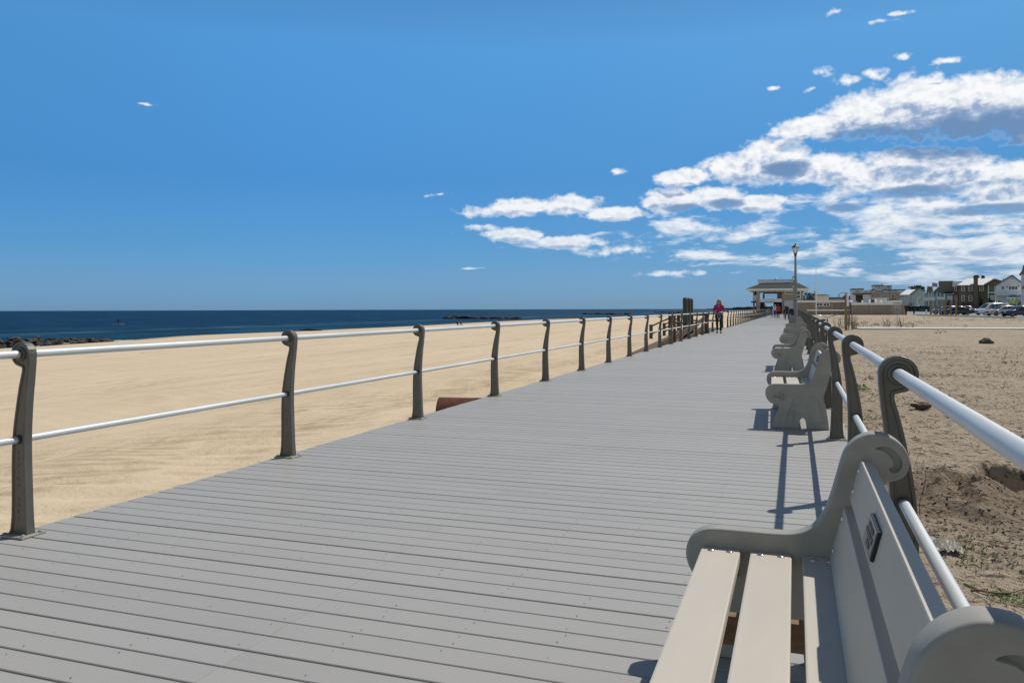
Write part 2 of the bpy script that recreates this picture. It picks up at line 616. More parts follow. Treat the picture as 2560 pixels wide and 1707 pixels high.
def shore_x(y):
    for (a, xa), (b, xb) in zip(SHORE, SHORE[1:]):
        if y <= b:
            t = max(0.0, min(1.0, (y - a) / (b - a)))
            t = t * t * (3 - 2 * t)
            return xa + (xb - xa) * t
    return SHORE[-1][1]


def beach_z(x, y):
    sx = shore_x(y)
    t = (x - sx) / (-4.0 - sx)          # 0 at the water, 1 at the boardwalk
    z = SEA_Z + (-0.50 - SEA_Z) * (1 - (1 - min(t, 1.0)) ** 1.25) if t > 0 else SEA_Z + t * 7.0
    z += 0.10 * vec_noise(x, y, 0.045, 3.1) * min(1.0, max(0, t * 4))
    if t > 0.3:
        z += 0.06 * vec_noise(x, y, 0.35, 1.7) + 0.035 * vec_noise(x, y, 1.3, 8.2)
        # old wheel tracks beside the boardwalk
        d = max(0.0, 1.0 - abs(x + 7.2 + 0.9 * vec_noise(0, y, 0.1, 4.0)) / 2.6)
        z += 0.085 * d * math.sin((y * 0.9 - x * 0.55) * 9.0 + 3 * vec_noise(x, y, 0.6, 2.2)) * (0.5 + vec_noise(x, y, 0.5, 6.0))
        # wind ripples, finer
        z += 0.016 * math.sin((y * 0.95 + x * 0.3) * 13.0 + 5 * vec_noise(x, y, 0.5, 9.2)) * max(0, vec_noise(x, y, 0.25, 5.5) + 0.2)
    return z


def sand_material():
    m, nt, bs = new_mat("beach_sand")
    geo = nt.node('ShaderNodeNewGeometry')
    pos = geo.outputs['Position']
    big = nt.noise(nt.vmath('MULTIPLY', pos, (0.35, 0.08, 1.0)), 0.55, 5.0, 0.6)
    mid = nt.noise(nt.vmath('MULTIPLY', pos, (1.0, 0.35, 1.0)), 1.2, 5.0, 0.65)
    fine = nt.noise(pos, 90.0, 3.0, 0.7)
    speck = nt.noise(pos, 7.0, 3.0, 0.75)
    c = nt.mix(nt.rng(big, 0.3, 0.7), (0.545, 0.425, 0.285), (0.615, 0.490, 0.340))
    c = nt.mix(nt.rng(mid, 0.42, 0.75, 0.0, 0.5), c, (0.49, 0.375, 0.25))
    c = nt.mix(nt.rng(fine, 0.3, 0.75, 0.0, 0.30), c, (0.67, 0.55, 0.40))
    c = nt.mix(nt.rng(speck, 0.80, 0.84, 0.0, 0.6), c, (0.14, 0.10, 0.07))
    # raked and driven streaks running along the beach
    x, y, z = nt.sep(pos)
    st = nt.noise(nt.vmath('MULTIPLY', pos, (0.9, 0.035, 0.0)), 1.0, 5.0, 0.72)
    c = nt.mix(nt.rng(st, 0.54, 0.66, 0.0, 0.62), c, (0.40, 0.30, 0.195))
    st2 = nt.noise(nt.vmath('MULTIPLY', pos, (3.2, 0.09, 0.0)), 1.0, 3.0, 0.6)
    c = nt.mix(nt.math('MULTIPLY', nt.rng(st2, 0.60, 0.68, 0.0, 0.6), nt.rng(big, 0.42, 0.55)), c, (0.37, 0.275, 0.175))
    # tyre tracks pressed into the sand beside the walk: darker sand in slanting bars
    wv = nt.wave(nt.vmath('MULTIPLY', nt.comb(nt.math('SUBTRACT', y, nt.math('MULTIPLY', x, 0.6)), x, 0.0), (1.0, 0.6, 0.0)), 1.35, 3.5, 0.9)
    lane = nt.rng(nt.math('ABSOLUTE', nt.math('ADD', nt.math('ADD', x, 7.4), nt.math('MULTIPLY', nt.math('SUBTRACT', nt.noise(nt.vmath('MULTIPLY', pos, (0.0, 0.12, 0.0)), 1.0, 2.0, 0.5), 0.5), 4.0))), 0.6, 2.4, 1.0, 0.0)
    c = nt.mix(nt.math('MULTIPLY', nt.math('MULTIPLY', nt.rng(wv, 0.30, 0.85), lane), nt.rng(mid, 0.40, 0.56, 0.0, 0.55)), c, (0.36, 0.27, 0.175))
    # wet sand by the water
    c = nt.mix(nt.rng(z, -2.98, -2.80, 0.75, 0.0), c, (0.16, 0.125, 0.085))
    nt.put(bs.inputs['Base Color'], c)
    bs.inputs['Roughness'].default_value = 0.95
    bs.inputs['Specular IOR Level'].default_value = 0.1
    h = nt.math('ADD', nt.math('MULTIPLY', mid, 0.5), nt.math('MULTIPLY', nt.noise(pos, 14.0, 4.0, 0.7), 0.35))
    h = nt.math('ADD', h, nt.math('MULTIPLY', fine, 0.10))
    h = nt.math('ADD', h, nt.math('MULTIPLY', st, 0.7))
    nt.put(bs.inputs['Normal'], nt.bump(h, 0.9, 0.05))
    return m


def grid_mesh(name, xs, ys, zf, m, kind='structure'):
    nx, ny = len(xs), len(ys)
    vs = [(x, y, zf(x, y)) for y in ys for x in xs]
    fs = [(j * nx + i, j * nx + i + 1, (j + 1) * nx + i + 1, (j + 1) * nx + i) for j in range(ny - 1) for i in range(nx - 1)]
    mb = MB()
    mb.add(vs, fs, 0, True)
    return tag(mb.build(name, m), kind=kind)


def steps(*segs):
    """(start, end, step) pieces joined into one rising list."""
    out = []
    for a, b, s in segs:
        n = max(1, round((b - a) / s))
        out += [a + (b - a) * k / n for k in range(n)]
    out.append(segs[-1][1])
    return out


grid_mesh("beach", steps((-135, -60, 2.5), (-60, -25, 1.2), (-25, -14, 0.45), (-14, -3.6, 0.10)),
          steps((-40, -4, 6.0), (-4, 24, 0.11), (24, 60, 0.5), (60, 160, 2.2), (160, 620, 10.0), (620, 1500, 60.0)), beach_z, sand_material())


def sea_material():
    m, nt, bs = new_mat("sea_water")
    geo = nt.node('ShaderNodeNewGeometry')
    pos = geo.outputs['Position']
    x, y, z = nt.sep(pos)
    # colour of the water itself: greener over the shallows
    shore = nt.math('ADD', x, 86.0)
    c = nt.mix(nt.rng(shore, -75.0, -4.0), (0.0035, 0.022, 0.048), (0.012, 0.048, 0.062))
    patch = nt.noise(nt.vmath('MULTIPLY', pos, (0.02, 0.006, 0.0)), 1.0, 5.0, 0.6)
    c = nt.mix(nt.rng(patch, 0.35, 0.7), c, (0.0028, 0.017, 0.040))
    # a slick along the shore, its sky reflection painted in as paler colour
    wob = nt.math('MULTIPLY', nt.math('SUBTRACT', nt.noise(nt.vmath('MULTIPLY', pos, (0.0, 0.012, 0.0)), 1.0, 3.0, 0.6), 0.5), 26.0)
    d = nt.math('ABSOLUTE', nt.math('ADD', nt.math('ADD', x, 126.0), wob))
    slick = nt.math('MULTIPLY', nt.rng(d, 0.0, 7.0, 1.0, 0.0), nt.rng(nt.noise(nt.vmath('MULTIPLY', pos, (0.12, 0.03, 0.0)), 1.0, 4.0, 0.7), 0.4, 0.6))
    c = nt.mix(nt.math('MULTIPLY', slick, 0.7), c, (0.075, 0.155, 0.25))
    # broken water at the edge
    foam = nt.math('MULTIPLY', nt.rng(nt.math('SUBTRACT', x, nt.math('MULTIPLY', nt.noise(nt.vmath('MULTIPLY', pos, (0.1, 0.08, 0.0)), 1.0, 3.0, 0.6), 5.0)), -96.0, -90.0), nt.rng(nt.noise(nt.vmath('MULTIPLY', pos, (1.2, 0.35, 0.0)), 1.0, 5.0, 0.7), 0.60, 0.66))
    c = nt.mix(nt.math('MULTIPLY', foam, 0.6), c, (0.55, 0.58, 0.60))
    rip = nt.noise(nt.vmath('MULTIPLY', pos, (0.055, 0.045, 0.0)), 1.0, 6.0, 0.72)
    c = nt.mix(nt.rng(rip, 0.42, 0.60), nt.vmath('SCALE', c, scale=0.50), nt.vmath('SCALE', c, scale=1.5))  # light and dark sides of the waves painted into the colour by noise
    nt.put(bs.inputs['Base Color'], c)
    bs.inputs['Roughness'].default_value = 0.35
    bs.inputs['IOR'].default_value = 1.33
    bs.inputs['Specular IOR Level'].default_value = 0.03
    w1 = nt.noise(nt.vmath('MULTIPLY', pos, (0.34, 0.12, 0.0)), 1.0, 6.0, 0.62)
    w2 = nt.noise(nt.vmath('MULTIPLY', pos, (0.05, 0.016, 0.0)), 1.0, 4.0, 0.6)
    h = nt.math('ADD', w1, nt.math('MULTIPLY', w2, 2.5))
    nt.put(bs.inputs['Normal'], nt.bump(h, 1.0, 1.6))
    # choppy water: the back and front of the wavelets differ in painted tone
    return m


def build_sea():
    mb = MB()
    R = 3400.0
    rim = [(R * math.sin(a), R * math.cos(a), SEA_Z) for a in [math.radians(d) for d in range(-175, 60, 5)]]
    inner = [(min(-60.0, 60.0), y, SEA_Z) for y in (-400, 0, 400, 900, 1600, 2600, 3300)]
    # simple fan of quads between the beach and the horizon
    ys = steps((-3000, -200, 400.0), (-200, 400, 25.0), (400, 1500, 100.0), (1500, 3400, 190.0))
    vs, fs = [], []
    xs = [-3400.0, -2200.0, -1400.0, -900.0, -600.0, -400.0, -280.0, -200.0, -150.0, -120.0, -100.0, -80.0, -50.0]
    pts = []
    nx = len(xs)
    for y in ys:
        lim = math.sqrt(max(1.0, R * R - y * y))
        for x in xs:
            xx = max(x, -lim)
            if y > 700 and x == xs[-1]: xx = min(600.0, lim)
            pts.append((xx, y, SEA_Z))
    for j in range(len(ys) - 1):
        for i in range(nx - 1):
            fs.append((j * nx + i, j * nx + i + 1, (j + 1) * nx + i + 1, (j + 1) * nx + i))
    mb.add(pts, fs)
    tag(mb.build("sea", sea_material()), kind='structure')


build_sea()


# ---------------------------------------------------------------- rough ground on the land side
def land_z(x, y):
    z = -0.06
    if y > 55: z = -0.06 + 0.05 * min(1.0, (y - 55) / 60)
    near = max(0.0, 1.0 - y / 45.0)
    e = min(1.0, max(0.0, (x - 0.50) / 0.5))
    z += e * (0.05 * vec_noise(x, y, 0.30, 2.0) + near * (0.060 * vec_noise(x, y, 0.9, 5.0) + 0.040 * vec_noise(x, y, 2.8, 7.0)))
    if y < 14 and x < 7:
        z += e * (0.030 * vec_noise(x, y, 7.0, 1.0) + 0.018 * vec_noise(x, y, 16.0, 4.0))
        # a washed-out hollow with the dug sand heaped beside it
        d = math.hypot((x - 1.78) / 0.66, (y - 7.0) / 0.58)
        d += 0.35 * vec_noise(x, y, 2.2, 9.0)
        if d < 1.25: z -= 0.50 * max(0.0, 1 - d ** 6)
        m_ = math.hypot((x - 1.02) / 0.55, (y - 6.45) / 0.55) + 0.4 * vec_noise(x, y, 3.0, 3.0)
        if m_ < 1: z += 0.17 * (1 - m_) * (1 + 0.9 * vec_noise(x, y, 6.0, 8.0)) + 0.03 * (1 - m_) * vec_noise(x, y, 15.0, 2.0)
    if y < 0.9 + 0.1: pass
    return z


def land_material():
    m, nt, bs = new_mat("rough_sandy_ground")
    geo = nt.node('ShaderNodeNewGeometry')
    pos = geo.outputs['Position']
    x, y, z = nt.sep(pos)
    big = nt.noise(nt.vmath('MULTIPLY', pos, (0.16, 0.5, 1.0)), 1.0, 6.0, 0.65)
    mid = nt.noise(nt.vmath('MULTIPLY', pos, (1.0, 2.6, 1.0)), 1.6, 6.0, 0.7)
    clod = nt.noise(nt.vmath('MULTIPLY', pos, (1.0, 1.5, 1.0)), 9.0, 6.0, 0.72)
    fine = nt.noise(pos, 70.0, 3.0, 0.7)
    c = nt.mix(nt.rng(big, 0.3, 0.7), (0.42, 0.325, 0.228), (0.53, 0.43, 0.318))
    c = nt.mix(nt.rng(mid, 0.50, 0.72, 0.0, 0.55), c, (0.26, 0.185, 0.125))
    c = nt.mix(nt.rng(fine, 0.35, 0.75, 0.0, 0.35), c, (0.62, 0.53, 0.42))
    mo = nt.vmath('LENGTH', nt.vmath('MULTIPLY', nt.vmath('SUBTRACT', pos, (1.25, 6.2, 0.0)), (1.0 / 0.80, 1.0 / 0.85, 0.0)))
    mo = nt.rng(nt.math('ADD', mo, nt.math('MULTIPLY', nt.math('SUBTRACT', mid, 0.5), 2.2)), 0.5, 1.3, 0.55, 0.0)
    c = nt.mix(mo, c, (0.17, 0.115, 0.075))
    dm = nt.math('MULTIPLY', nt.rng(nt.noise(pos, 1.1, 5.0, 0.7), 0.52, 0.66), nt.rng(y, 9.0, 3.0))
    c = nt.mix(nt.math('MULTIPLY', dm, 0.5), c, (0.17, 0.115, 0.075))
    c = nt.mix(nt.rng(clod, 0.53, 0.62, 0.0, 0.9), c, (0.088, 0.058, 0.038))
    # dead and green growth further out, in flat patches
    g = nt.noise(nt.vmath('MULTIPLY', pos, (0.10, 0.45, 0.0)), 1.0, 5.0, 0.68)
    farm = nt.rng(y, 34.0, 80.0)
    c = nt.mix(nt.math('MULTIPLY', nt.rng(g, 0.50, 0.62, 0.0, 0.62), farm), c, (0.20, 0.165, 0.075))
    g2 = nt.noise(nt.vmath('MULTIPLY', pos, (0.14, 0.6, 0.0)), 1.6, 5.0, 0.7)
    c = nt.mix(nt.math('MULTIPLY', nt.rng(g2, 0.60, 0.68, 0.0, 0.6), nt.rng(y, 14.0, 60.0, 0.25, 1.0)), c, (0.115, 0.150, 0.035))
    nt.put(bs.inputs['Base Color'], c)
    bs.inputs['Roughness'].default_value = 0.95
    bs.inputs['Specular IOR Level'].default_value = 0.1
    h = nt.math('ADD', nt.math('MULTIPLY', clod, 0.8), nt.math('MULTIPLY', fine, 0.15))
    h = nt.math('ADD', h, nt.math('MULTIPLY', nt.noise(pos, 24.0, 4.0, 0.7), 0.5))
    nt.put(bs.inputs['Normal'], nt.bump(h, 1.0, 0.085))
    return m


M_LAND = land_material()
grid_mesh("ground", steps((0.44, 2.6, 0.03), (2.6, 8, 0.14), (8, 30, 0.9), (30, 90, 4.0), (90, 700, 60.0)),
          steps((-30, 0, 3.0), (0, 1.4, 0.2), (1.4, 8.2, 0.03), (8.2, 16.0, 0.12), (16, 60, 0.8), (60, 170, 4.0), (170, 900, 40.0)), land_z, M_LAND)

# ---------------------------------------------------------------- railings
def cast_metal(name, col, var=0.2):
    m, nt, bs = new_mat(name)
    tc = nt.node('ShaderNodeTexCoord')
    o = tc.outputs['Object']
    f = nt.noise(nt.vmath('MULTIPLY', o, (1, 1, 0.45)), 16.0, 6.0, 0.65)
    g = nt.noise(o, 150.0, 2.0, 0.5)
    c = nt.mix(nt.rng(f, 0.3, 0.72), mul(col, 1 - var), mul(col, 1 + var))
    c = nt.mix(nt.rng(f, 0.60, 0.80, 0.0, 0.15), c, (col[0] * 1.5, col[1] * 1.45, col[2] * 1.3))
    nt.put(bs.inputs['Base Color'], c)
    bs.inputs['Metallic'].default_value = 0.35
    nt.put(bs.inputs['Roughness'], nt.rng(f, 0.3, 0.7, 0.36, 0.55))
    nt.put(bs.inputs['Normal'], nt.bump(nt.math('ADD', g, f), 0.08, 0.001))
    return m


M_POST = cast_metal("weathered_cast_aluminium", (0.120, 0.114, 0.098))
M_PIPE = mat("brushed_silver_pipe", (0.60, 0.61, 0.60), 0.46, 0.25, var=0.10, scale=30, bump=0.08, bscale=220, bdist=0.001, stretch=(1, 0.06, 1))
M_RUBBER = mat("dark_collar", (0.07, 0.075, 0.075), 0.5, 0.3, var=0.2)
M_PLATE = mat("stained_base_plate", (0.33, 0.325, 0.27), 0.6, 0.3, var=0.25, scale=40)
M_LETTER = mat("recessed_letters", (0.095, 0.093, 0.086), 0.7, var=0.1)

RZ_TOP, RZ_MID = 1.0223, 0.5425
XL, XR_ = -4.097, 0.363
POST_T = 0.055


def post_outline():
    """Seen from the viewer on the ocean side: the head curls away from the walk (towards -x)."""
    r = 0.069
    right = [(0.051, 0.012), (0.047, 0.06), (0.042, 0.125), (0.035, 0.30), (0.031, 0.42), (0.030, 0.54), (0.035, 0.66), (0.046, 0.79), (0.058, 0.89), (0.067, 0.98)]
    pts = spline(right, 3)
    for k in range(1, 15):                       # round over the top and under the curl
        a = math.radians(-14 + k * 18.6)
        pts.append(Vector((r * math.cos(a), RZ_TOP + r * math.sin(a))))
    left = [(0.012, 0.948), (0.013, 0.925), (-0.010, 0.84), (-0.034, 0.72), (-0.054, 0.60), (-0.063, 0.50), (-0.067, 0.38), (-0.067, 0.20), (-0.070, 0.10), (-0.078, 0.04), (-0.088, 0.012)]
    pts += spline(left, 3)
    return [(p[0], p[1]) for p in pts]


def make_post(side):
    """side=+1: head curls towards -x (ocean side rail); side=-1: mirrored."""
    out = post_outline()
    bm = bmesh.new()
    vs = [bm.verts.new((x * side, -POST_T / 2, z)) for x, z in out]
    f = bm.faces.new(vs)
    bm.normal_update()
    if f.normal.y > 0: bmesh.ops.reverse_faces(bm, faces=[f])
    r = bmesh.ops.extrude_face_region(bm, geom=[f])
    for v in r['geom']:
        if isinstance(v, bmesh.types.BMVert): v.co.y += POST_T
    bmesh.ops.recalc_face_normals(bm, faces=list(bm.faces))
    caps = [q for q in bm.faces if len(q.verts) > 10]
    ed = list({e for q in caps for e in q.edges})
    bmesh.ops.bevel(bm, geom=ed, offset=0.005, segments=2, profile=0.5, affect='EDGES')
    caps = [q for q in bm.faces if len(q.verts) > 10]
    bmesh.ops.inset_region(bm, faces=caps, thickness=0.0085, depth=0.0)
    caps = [q for q in bm.faces if len(q.verts) > 10]
    bmesh.ops.inset_region(bm, faces=caps, thickness=0.003, depth=-0.006)
    mb = MB()
    mb.bm(bm)
    bm.free()
    # boss round the upper pipe on both faces
    for s in (-1, 1):
        R = Matrix.Translation((0, s * (POST_T / 2 - 0.008), RZ_TOP)) @ Matrix.Rotation(-s * PI / 2, 4, 'X')
        mb.lathe([(0.040, 0.0), (0.040, 0.007), (0.034, 0.011), (0.029, 0.011)], n=20, M=R)
    return mb


def add_collars(mb, side):
    for (z, r) in ((RZ_TOP, 0.0275), (RZ_MID, 0.0245)):
        for s in (-1, 1):
            R = Matrix.Translation((-0.017 * side if z < 0.7 else 0, s * (POST_T / 2 - 0.008), z)) @ Matrix.Rotation(-s * PI / 2, 4, 'X')
            mb.lathe([(r, 0.0), (r + 0.002, 0.010), (r + 0.001, 0.017), (r - 0.004, 0.019)], n=16, M=R, mi=2)


def make_plate(side):
    mb = MB()
    mb.cbox(-0.105, 0.075, -0.075, 0.075, 0.001, 0.013, 0.003, M=Matrix.Scale(side, 4, (1, 0, 0)) if side < 0 else None)
    for (bx, by) in ((-0.085, -0.055), (0.055, -0.055), (-0.085, 0.055), (0.055, 0.055)):
        mb.lathe([(0.011, 0.013), (0.011, 0.020), (0.007, 0.023)], c=(bx * side, by, 0), n=6, smooth=False)
    return mb


def text_mesh(body, size, depth=0.001, spacing=1.0):
    c = bpy.data.curves.new("lettering", 'FONT')
    c.body = body
    c.size = size
    c.extrude = depth
    c.align_x = 'CENTER'
    c.align_y = 'CENTER'
    c.space_line = spacing
    o = bpy.data.objects.new("lettering", c)
    COL.objects.link(o)
    bpy.context.view_layer.update()
    me = bpy.data.meshes.new_from_object(o.evaluated_get(bpy.context.evaluated_depsgraph_get()))
    bpy.data.objects.remove(o)
    bpy.data.curves.remove(c)
    return me


letter_me = text_mesh("S\nP\nR\nI\nN\nG\n\nL\nA\nK\nE", 0.034, 0.0012, 1.08)


def full_post(side):
    mb = make_post(side)
    add_collars(mb, side)
    M = Matrix.Translation((-0.016 * side, -POST_T / 2 + 0.0062, 0.285)) @ Matrix.Rotation(PI / 2, 4, 'X')
    mb.add([M @ v.co for v in letter_me.vertices], [list(p.vertices) for p in letter_me.polygons], 1)
    return mb


def railing(label, side, xc, y0, n0, n1, ya, yb):
    rail = thing("boardwalk_railing", label, "railing", (xc, y0, 0))
    p0 = full_post(side).build("post", [M_POST, M_LETTER, M_RUBBER], rail)
    pl0 = make_plate(side).build("base_plate", M_PLATE, p0)
    p0.location = (0, 2.5 * n0, 0)
    for i in range(n0 + 1, n1 + 1):
        p = p0.copy(); COL.objects.link(p); p.parent = rail; p.location = (0, 2.5 * i, 0)
        c = pl0.copy(); COL.objects.link(c); c.parent = p
    for nm, z, r, dx in (("top_rail", RZ_TOP, 0.0225, 0.0), ("middle_rail", RZ_MID, 0.0195, -0.017 * side)):
        MB().tube([(dx, ya - y0, z)] + [(dx, y, z) for y in [ya - y0 + (yb - ya) * t for t in (0.02, 0.05, 0.1, 0.25, 0.5)]] + [(dx, yb - y0, z)], r, 18).build(nm, M_PIPE, rail)
    return rail


railing("long grey cast metal railing with two silver pipes on the ocean edge, beside the sand", 1, XL, 3.31, -1, 16, -2.5, 43.45)
railing("second stretch of the ocean side railing, beyond the beach stairs up to the pavilion", 1, XL, 53.3, 0, 38, 53.3, 148.4)
railing("grey cast metal railing with silver pipes behind the row of benches on the land side", -1, XR_, 3.296, -1, 58, -2.5, 148.4)

# ---------------------------------------------------------------- park benches
M_PANEL = mat("moulded_grey_bench_end", (0.315, 0.300, 0.270), 0.62, var=0.10, scale=9, bump=0.25, bscale=320, bdist=0.0012, spec=0.3)
M_SLAT = mat("warm_grey_plastic_boards", (0.51, 0.458, 0.385), 0.55, var=0.05, scale=5, bump=0.18, bscale=420, bdist=0.0008, spec=0.3, stretch=(1, 0.25, 1))
M_BOLT = mat("shiny_bolt_head", (0.62, 0.62, 0.63), 0.22, 0.9, var=0.05)
M_BRACE = mat("brown_stained_brace", (0.17, 0.105, 0.06), 0.7, var=0.25, scale=14, stretch=(1, 6, 6))
M_PLQ_EDGE = mat("dark_bronze_rim", (0.035, 0.033, 0.035), 0.35, 0.5, var=0.2)
M_PLQ_FACE = mat("cast_plaque_face", (0.23, 0.225, 0.215), 0.45, 0.3, var=0.1, scale=40)

BENCH_L, PAN_T = 1.80, 0.07
PANEL_OUT = [(0.068, 0), (0.084, 0.06), (0.105, 0.12), (0.128, 0.175), (0.140, 0.215), (0.132, 0.238), (0.104, 0.250), (0.058, 0.262), (0.022, 0.300), (0.002, 0.352),
             (0.006, 0.402), (0.028, 0.436), (0.062, 0.458), (0.106, 0.467), (0.20, 0.468), (0.30, 0.468), (0.372, 0.472), (0.422, 0.489), (0.456, 0.518), (0.480, 0.560), (0.498, 0.610),
             (0.515, 0.670), (0.534, 0.742), (0.550, 0.782), (0.576, 0.813), (0.609, 0.833), (0.640, 0.839), (0.679, 0.834), (0.712, 0.815), (0.736, 0.788), (0.747, 0.753),
             (0.742, 0.717), (0.728, 0.695), (0.707, 0.683), (0.683, 0.675), (0.669, 0.660), (0.660, 0.630), (0.640, 0.550), (0.612, 0.450), (0.586, 0.370), (0.580, 0.325), (0.590, 0.27),
             (0.606, 0.20), (0.622, 0.10), (0.632, 0)]
NOTCH = [(0.412, 0.0), (0.408, 0.05), (0.402, 0.085), (0.390, 0.108), (0.374, 0.116), (0.358, 0.108), (0.346, 0.085), (0.340, 0.05), (0.336, 0.0)]
GROOVE_TOP = [(0.640, 0.787), (0.659, 0.797), (0.681, 0.795), (0.704, 0.781), (0.721, 0.758), (0.724, 0.735), (0.716, 0.716), (0.699, 0.708), (0.685, 0.714),
              (0.683, 0.724), (0.693, 0.727), (0.697, 0.738), (0.693, 0.753), (0.682, 0.768), (0.665, 0.781)]
GROOVE_FRONT = [(0.080, 0.338), (0.086, 0.306), (0.108, 0.288), (0.136, 0.285), (0.163, 0.303), (0.174, 0.331), (0.168, 0.355), (0.148, 0.366), (0.122, 0.360),
                (0.124, 0.352), (0.146, 0.354), (0.157, 0.340), (0.152, 0.318), (0.132, 0.303), (0.187, 0.306), (0.096, 0.320)]
TRAP = [(0.285, 0.322), (0.530, 0.326), (0.593, 0.066), (0.466, 0.062), (0.456, 0.108), (0.424, 0.152), (0.375, 0.170), (0.327, 0.156), (0.294, 0.187), (0.284, 0.062), (0.196, 0.062)]


def prism_obj(pts, y0, y1):
    return MB().prism(pts, y0, y1, 'Y').build("cutter", [])


def make_panel():
    pts = [(p[0], p[1]) for p in spline(PANEL_OUT, 4)]
    pts += [(p[0], p[1]) for p in spline(NOTCH, 3)]
    bm = bmesh.new()
    vs = [bm.verts.new((x, 0, z)) for x, z in pts]
    f = bm.faces.new(vs)
    r = bmesh.ops.extrude_face_region(bm, geom=[f])
    for v in r['geom']:
        if isinstance(v, bmesh.types.BMVert): v.co.y += PAN_T
    bmesh.ops.recalc_face_normals(bm, faces=list(bm.faces))
    ed = list({e for q in bm.faces if len(q.verts) > 10 for e in q.edges})
    bmesh.ops.bevel(bm, geom=ed, offset=0.009, segments=3, profile=0.5, affect='EDGES')
    mb = MB()
    mb.bm(bm, smooth=False); bm.free()
    o = mb.build("side_panel", M_PANEL)
    sp = lambda q: [(p[0], p[1]) for p in spline(q, 3, closed=True)]

    def carve(shape, y0, y1):
        for k in range(9):                      # a hair deeper if the cut fails
            c = prism_obj([(p[0] + 0.0009 * k, p[1] + 0.0006 * k) for p in shape], y0 - (0.0007 * k if y0 > 0.01 else 0), y1 + (0.0007 * k if y1 < 0.05 else 0))
            bmc = bmesh.new(); bmc.from_mesh(c.data); bmesh.ops.recalc_face_normals(bmc, faces=list(bmc.faces)); bmc.to_mesh(c.data); bmc.free()
            n0 = len(o.data.polygons)
            md = o.modifiers.new("cut", 'BOOLEAN')
            md.operation = 'DIFFERENCE'; md.solver = 'EXACT'; md.object = c
            bpy.context.view_layer.update()
            ev = bpy.data.meshes.new_from_object(o.evaluated_get(bpy.context.evaluated_depsgraph_get()))
            o.modifiers.clear()
            bpy.data.objects.remove(c)
            if len(ev.polygons) > n0 * 0.9:
                ev.name = "side_panel"
                o.data = ev
                return
        print("panel cut skipped")
    for shape, dep in ((sp(GROOVE_TOP), 0.020), (sp(GROOVE_FRONT), 0.018), (TRAP, 0.010)):
        carve(shape, -0.02, dep)
        carve(shape, PAN_T - dep, PAN_T + 0.02)
    # soften: smooth shading on the rounded rim only
    o.data.polygons.foreach_set("use_smooth", [len(p.vertices) <= 4 and p.area < 0.0006 for p in o.data.polygons])
    return o


def screw(mb, p, n, mi=1, r=0.0125):
    q = Vector(n).to_track_quat('Z', 'Y').to_matrix().to_4x4()
    mb.lathe([(r, -0.001), (r, 0.0012), (r * 0.75, 0.0034), (r * 0.3, 0.0042)], n=10, mi=mi, M=Matrix.Translation(p) @ q)


def make_bench(label):
    b = thing("park_bench", label, "bench", group="scrolled grey benches along the land side railing")
    pa = make_panel(); pa.parent = b
    pb = pa.copy(); COL.objects.link(pb); pb.parent = b; pb.location = (0, BENCH_L - PAN_T, 0)
    y0, y1 = PAN_T - 0.002, BENCH_L - PAN_T + 0.002
    for (a, c) in ((0.060, 0.197), (0.231, 0.370), (0.405, 0.530)):
        mb = MB()
        mb.cbox(a, c, y0, y1, 0.364, 0.400, 0.006)
        for yy in (y0 + 0.045, y1 - 0.045):
            for xx in (a + 0.036, c - 0.036):
                screw(mb, (xx, yy, 0.400), (0, 0, 1))
        mb.build("seat_slat", [M_SLAT, M_BOLT], b)
    ang = math.atan2(0.036, 0.138)
    slats = []
    for (x, z) in ((0.4935, 0.402), (0.558, 0.612)):
        # local: X' = up the slope, front face at 0
        R = Matrix.Translation((x, 0, z)) @ Matrix.Rotation(ang, 4, 'Y')
        mb = MB()
        mb.cbox(0.0, 0.042, y0, y1, 0.0, 0.1425 if z > 0.5 else 0.187, 0.005, M=R)
        n = R.to_3x3() @ Vector((-1, 0, 0))
        for yy in (y0 + 0.040, y1 - 0.040):
            for zz in (0.036, (0.1425 if z > 0.5 else 0.187) - 0.034):
                screw(mb, R @ Vector((0, yy, zz)), n)
        slats.append((mb.build("back_slat", [M_SLAT, M_BOLT], b), R))
    for yy in (0.60, 1.19):
        MB().cbox(0.10, 0.50, yy - 0.019, yy + 0.019, 0.28, 0.3645, 0.002).build("brace", M_BRACE, b)
    # memorial plaque on the upper board
    up, R = slats[1]
    yc = 1.005
    mb = MB()
    mb.cbox(-0.010, -0.0002, yc - 0.100, yc + 0.100, 0.028, 0.106, 0.0015, 0, M=R)
    mb.box(-0.0118, -0.0098, yc - 0.094, yc + 0.094, 0.034, 0.100, 1, M=R)
    rr = random.Random(5)
    for (zc, ya, yb) in ((0.087, -0.055, 0.050), (0.068, -0.080, 0.066), (0.048, -0.020, 0.040)):
        y = ya
        while y < yb:
            w = rr.uniform(0.004, 0.008)
            h = rr.uniform(0.0045, 0.0075)
            mb.box(-0.0135, -0.0116, yc - y - w, yc - y, zc - h, zc + h, 0, M=R)
            if rr.random() < 0.5: mb.box(-0.0132, -0.0116, yc - y - w - 0.003, yc - y - w, zc - h * 0.3, zc + h * 0.3, 0, M=R)
            y += w + rr.uniform(0.0015, 0.006)
    mb.build("plaque", [M_PLQ_EDGE, M_PLQ_FACE], up)
    return b


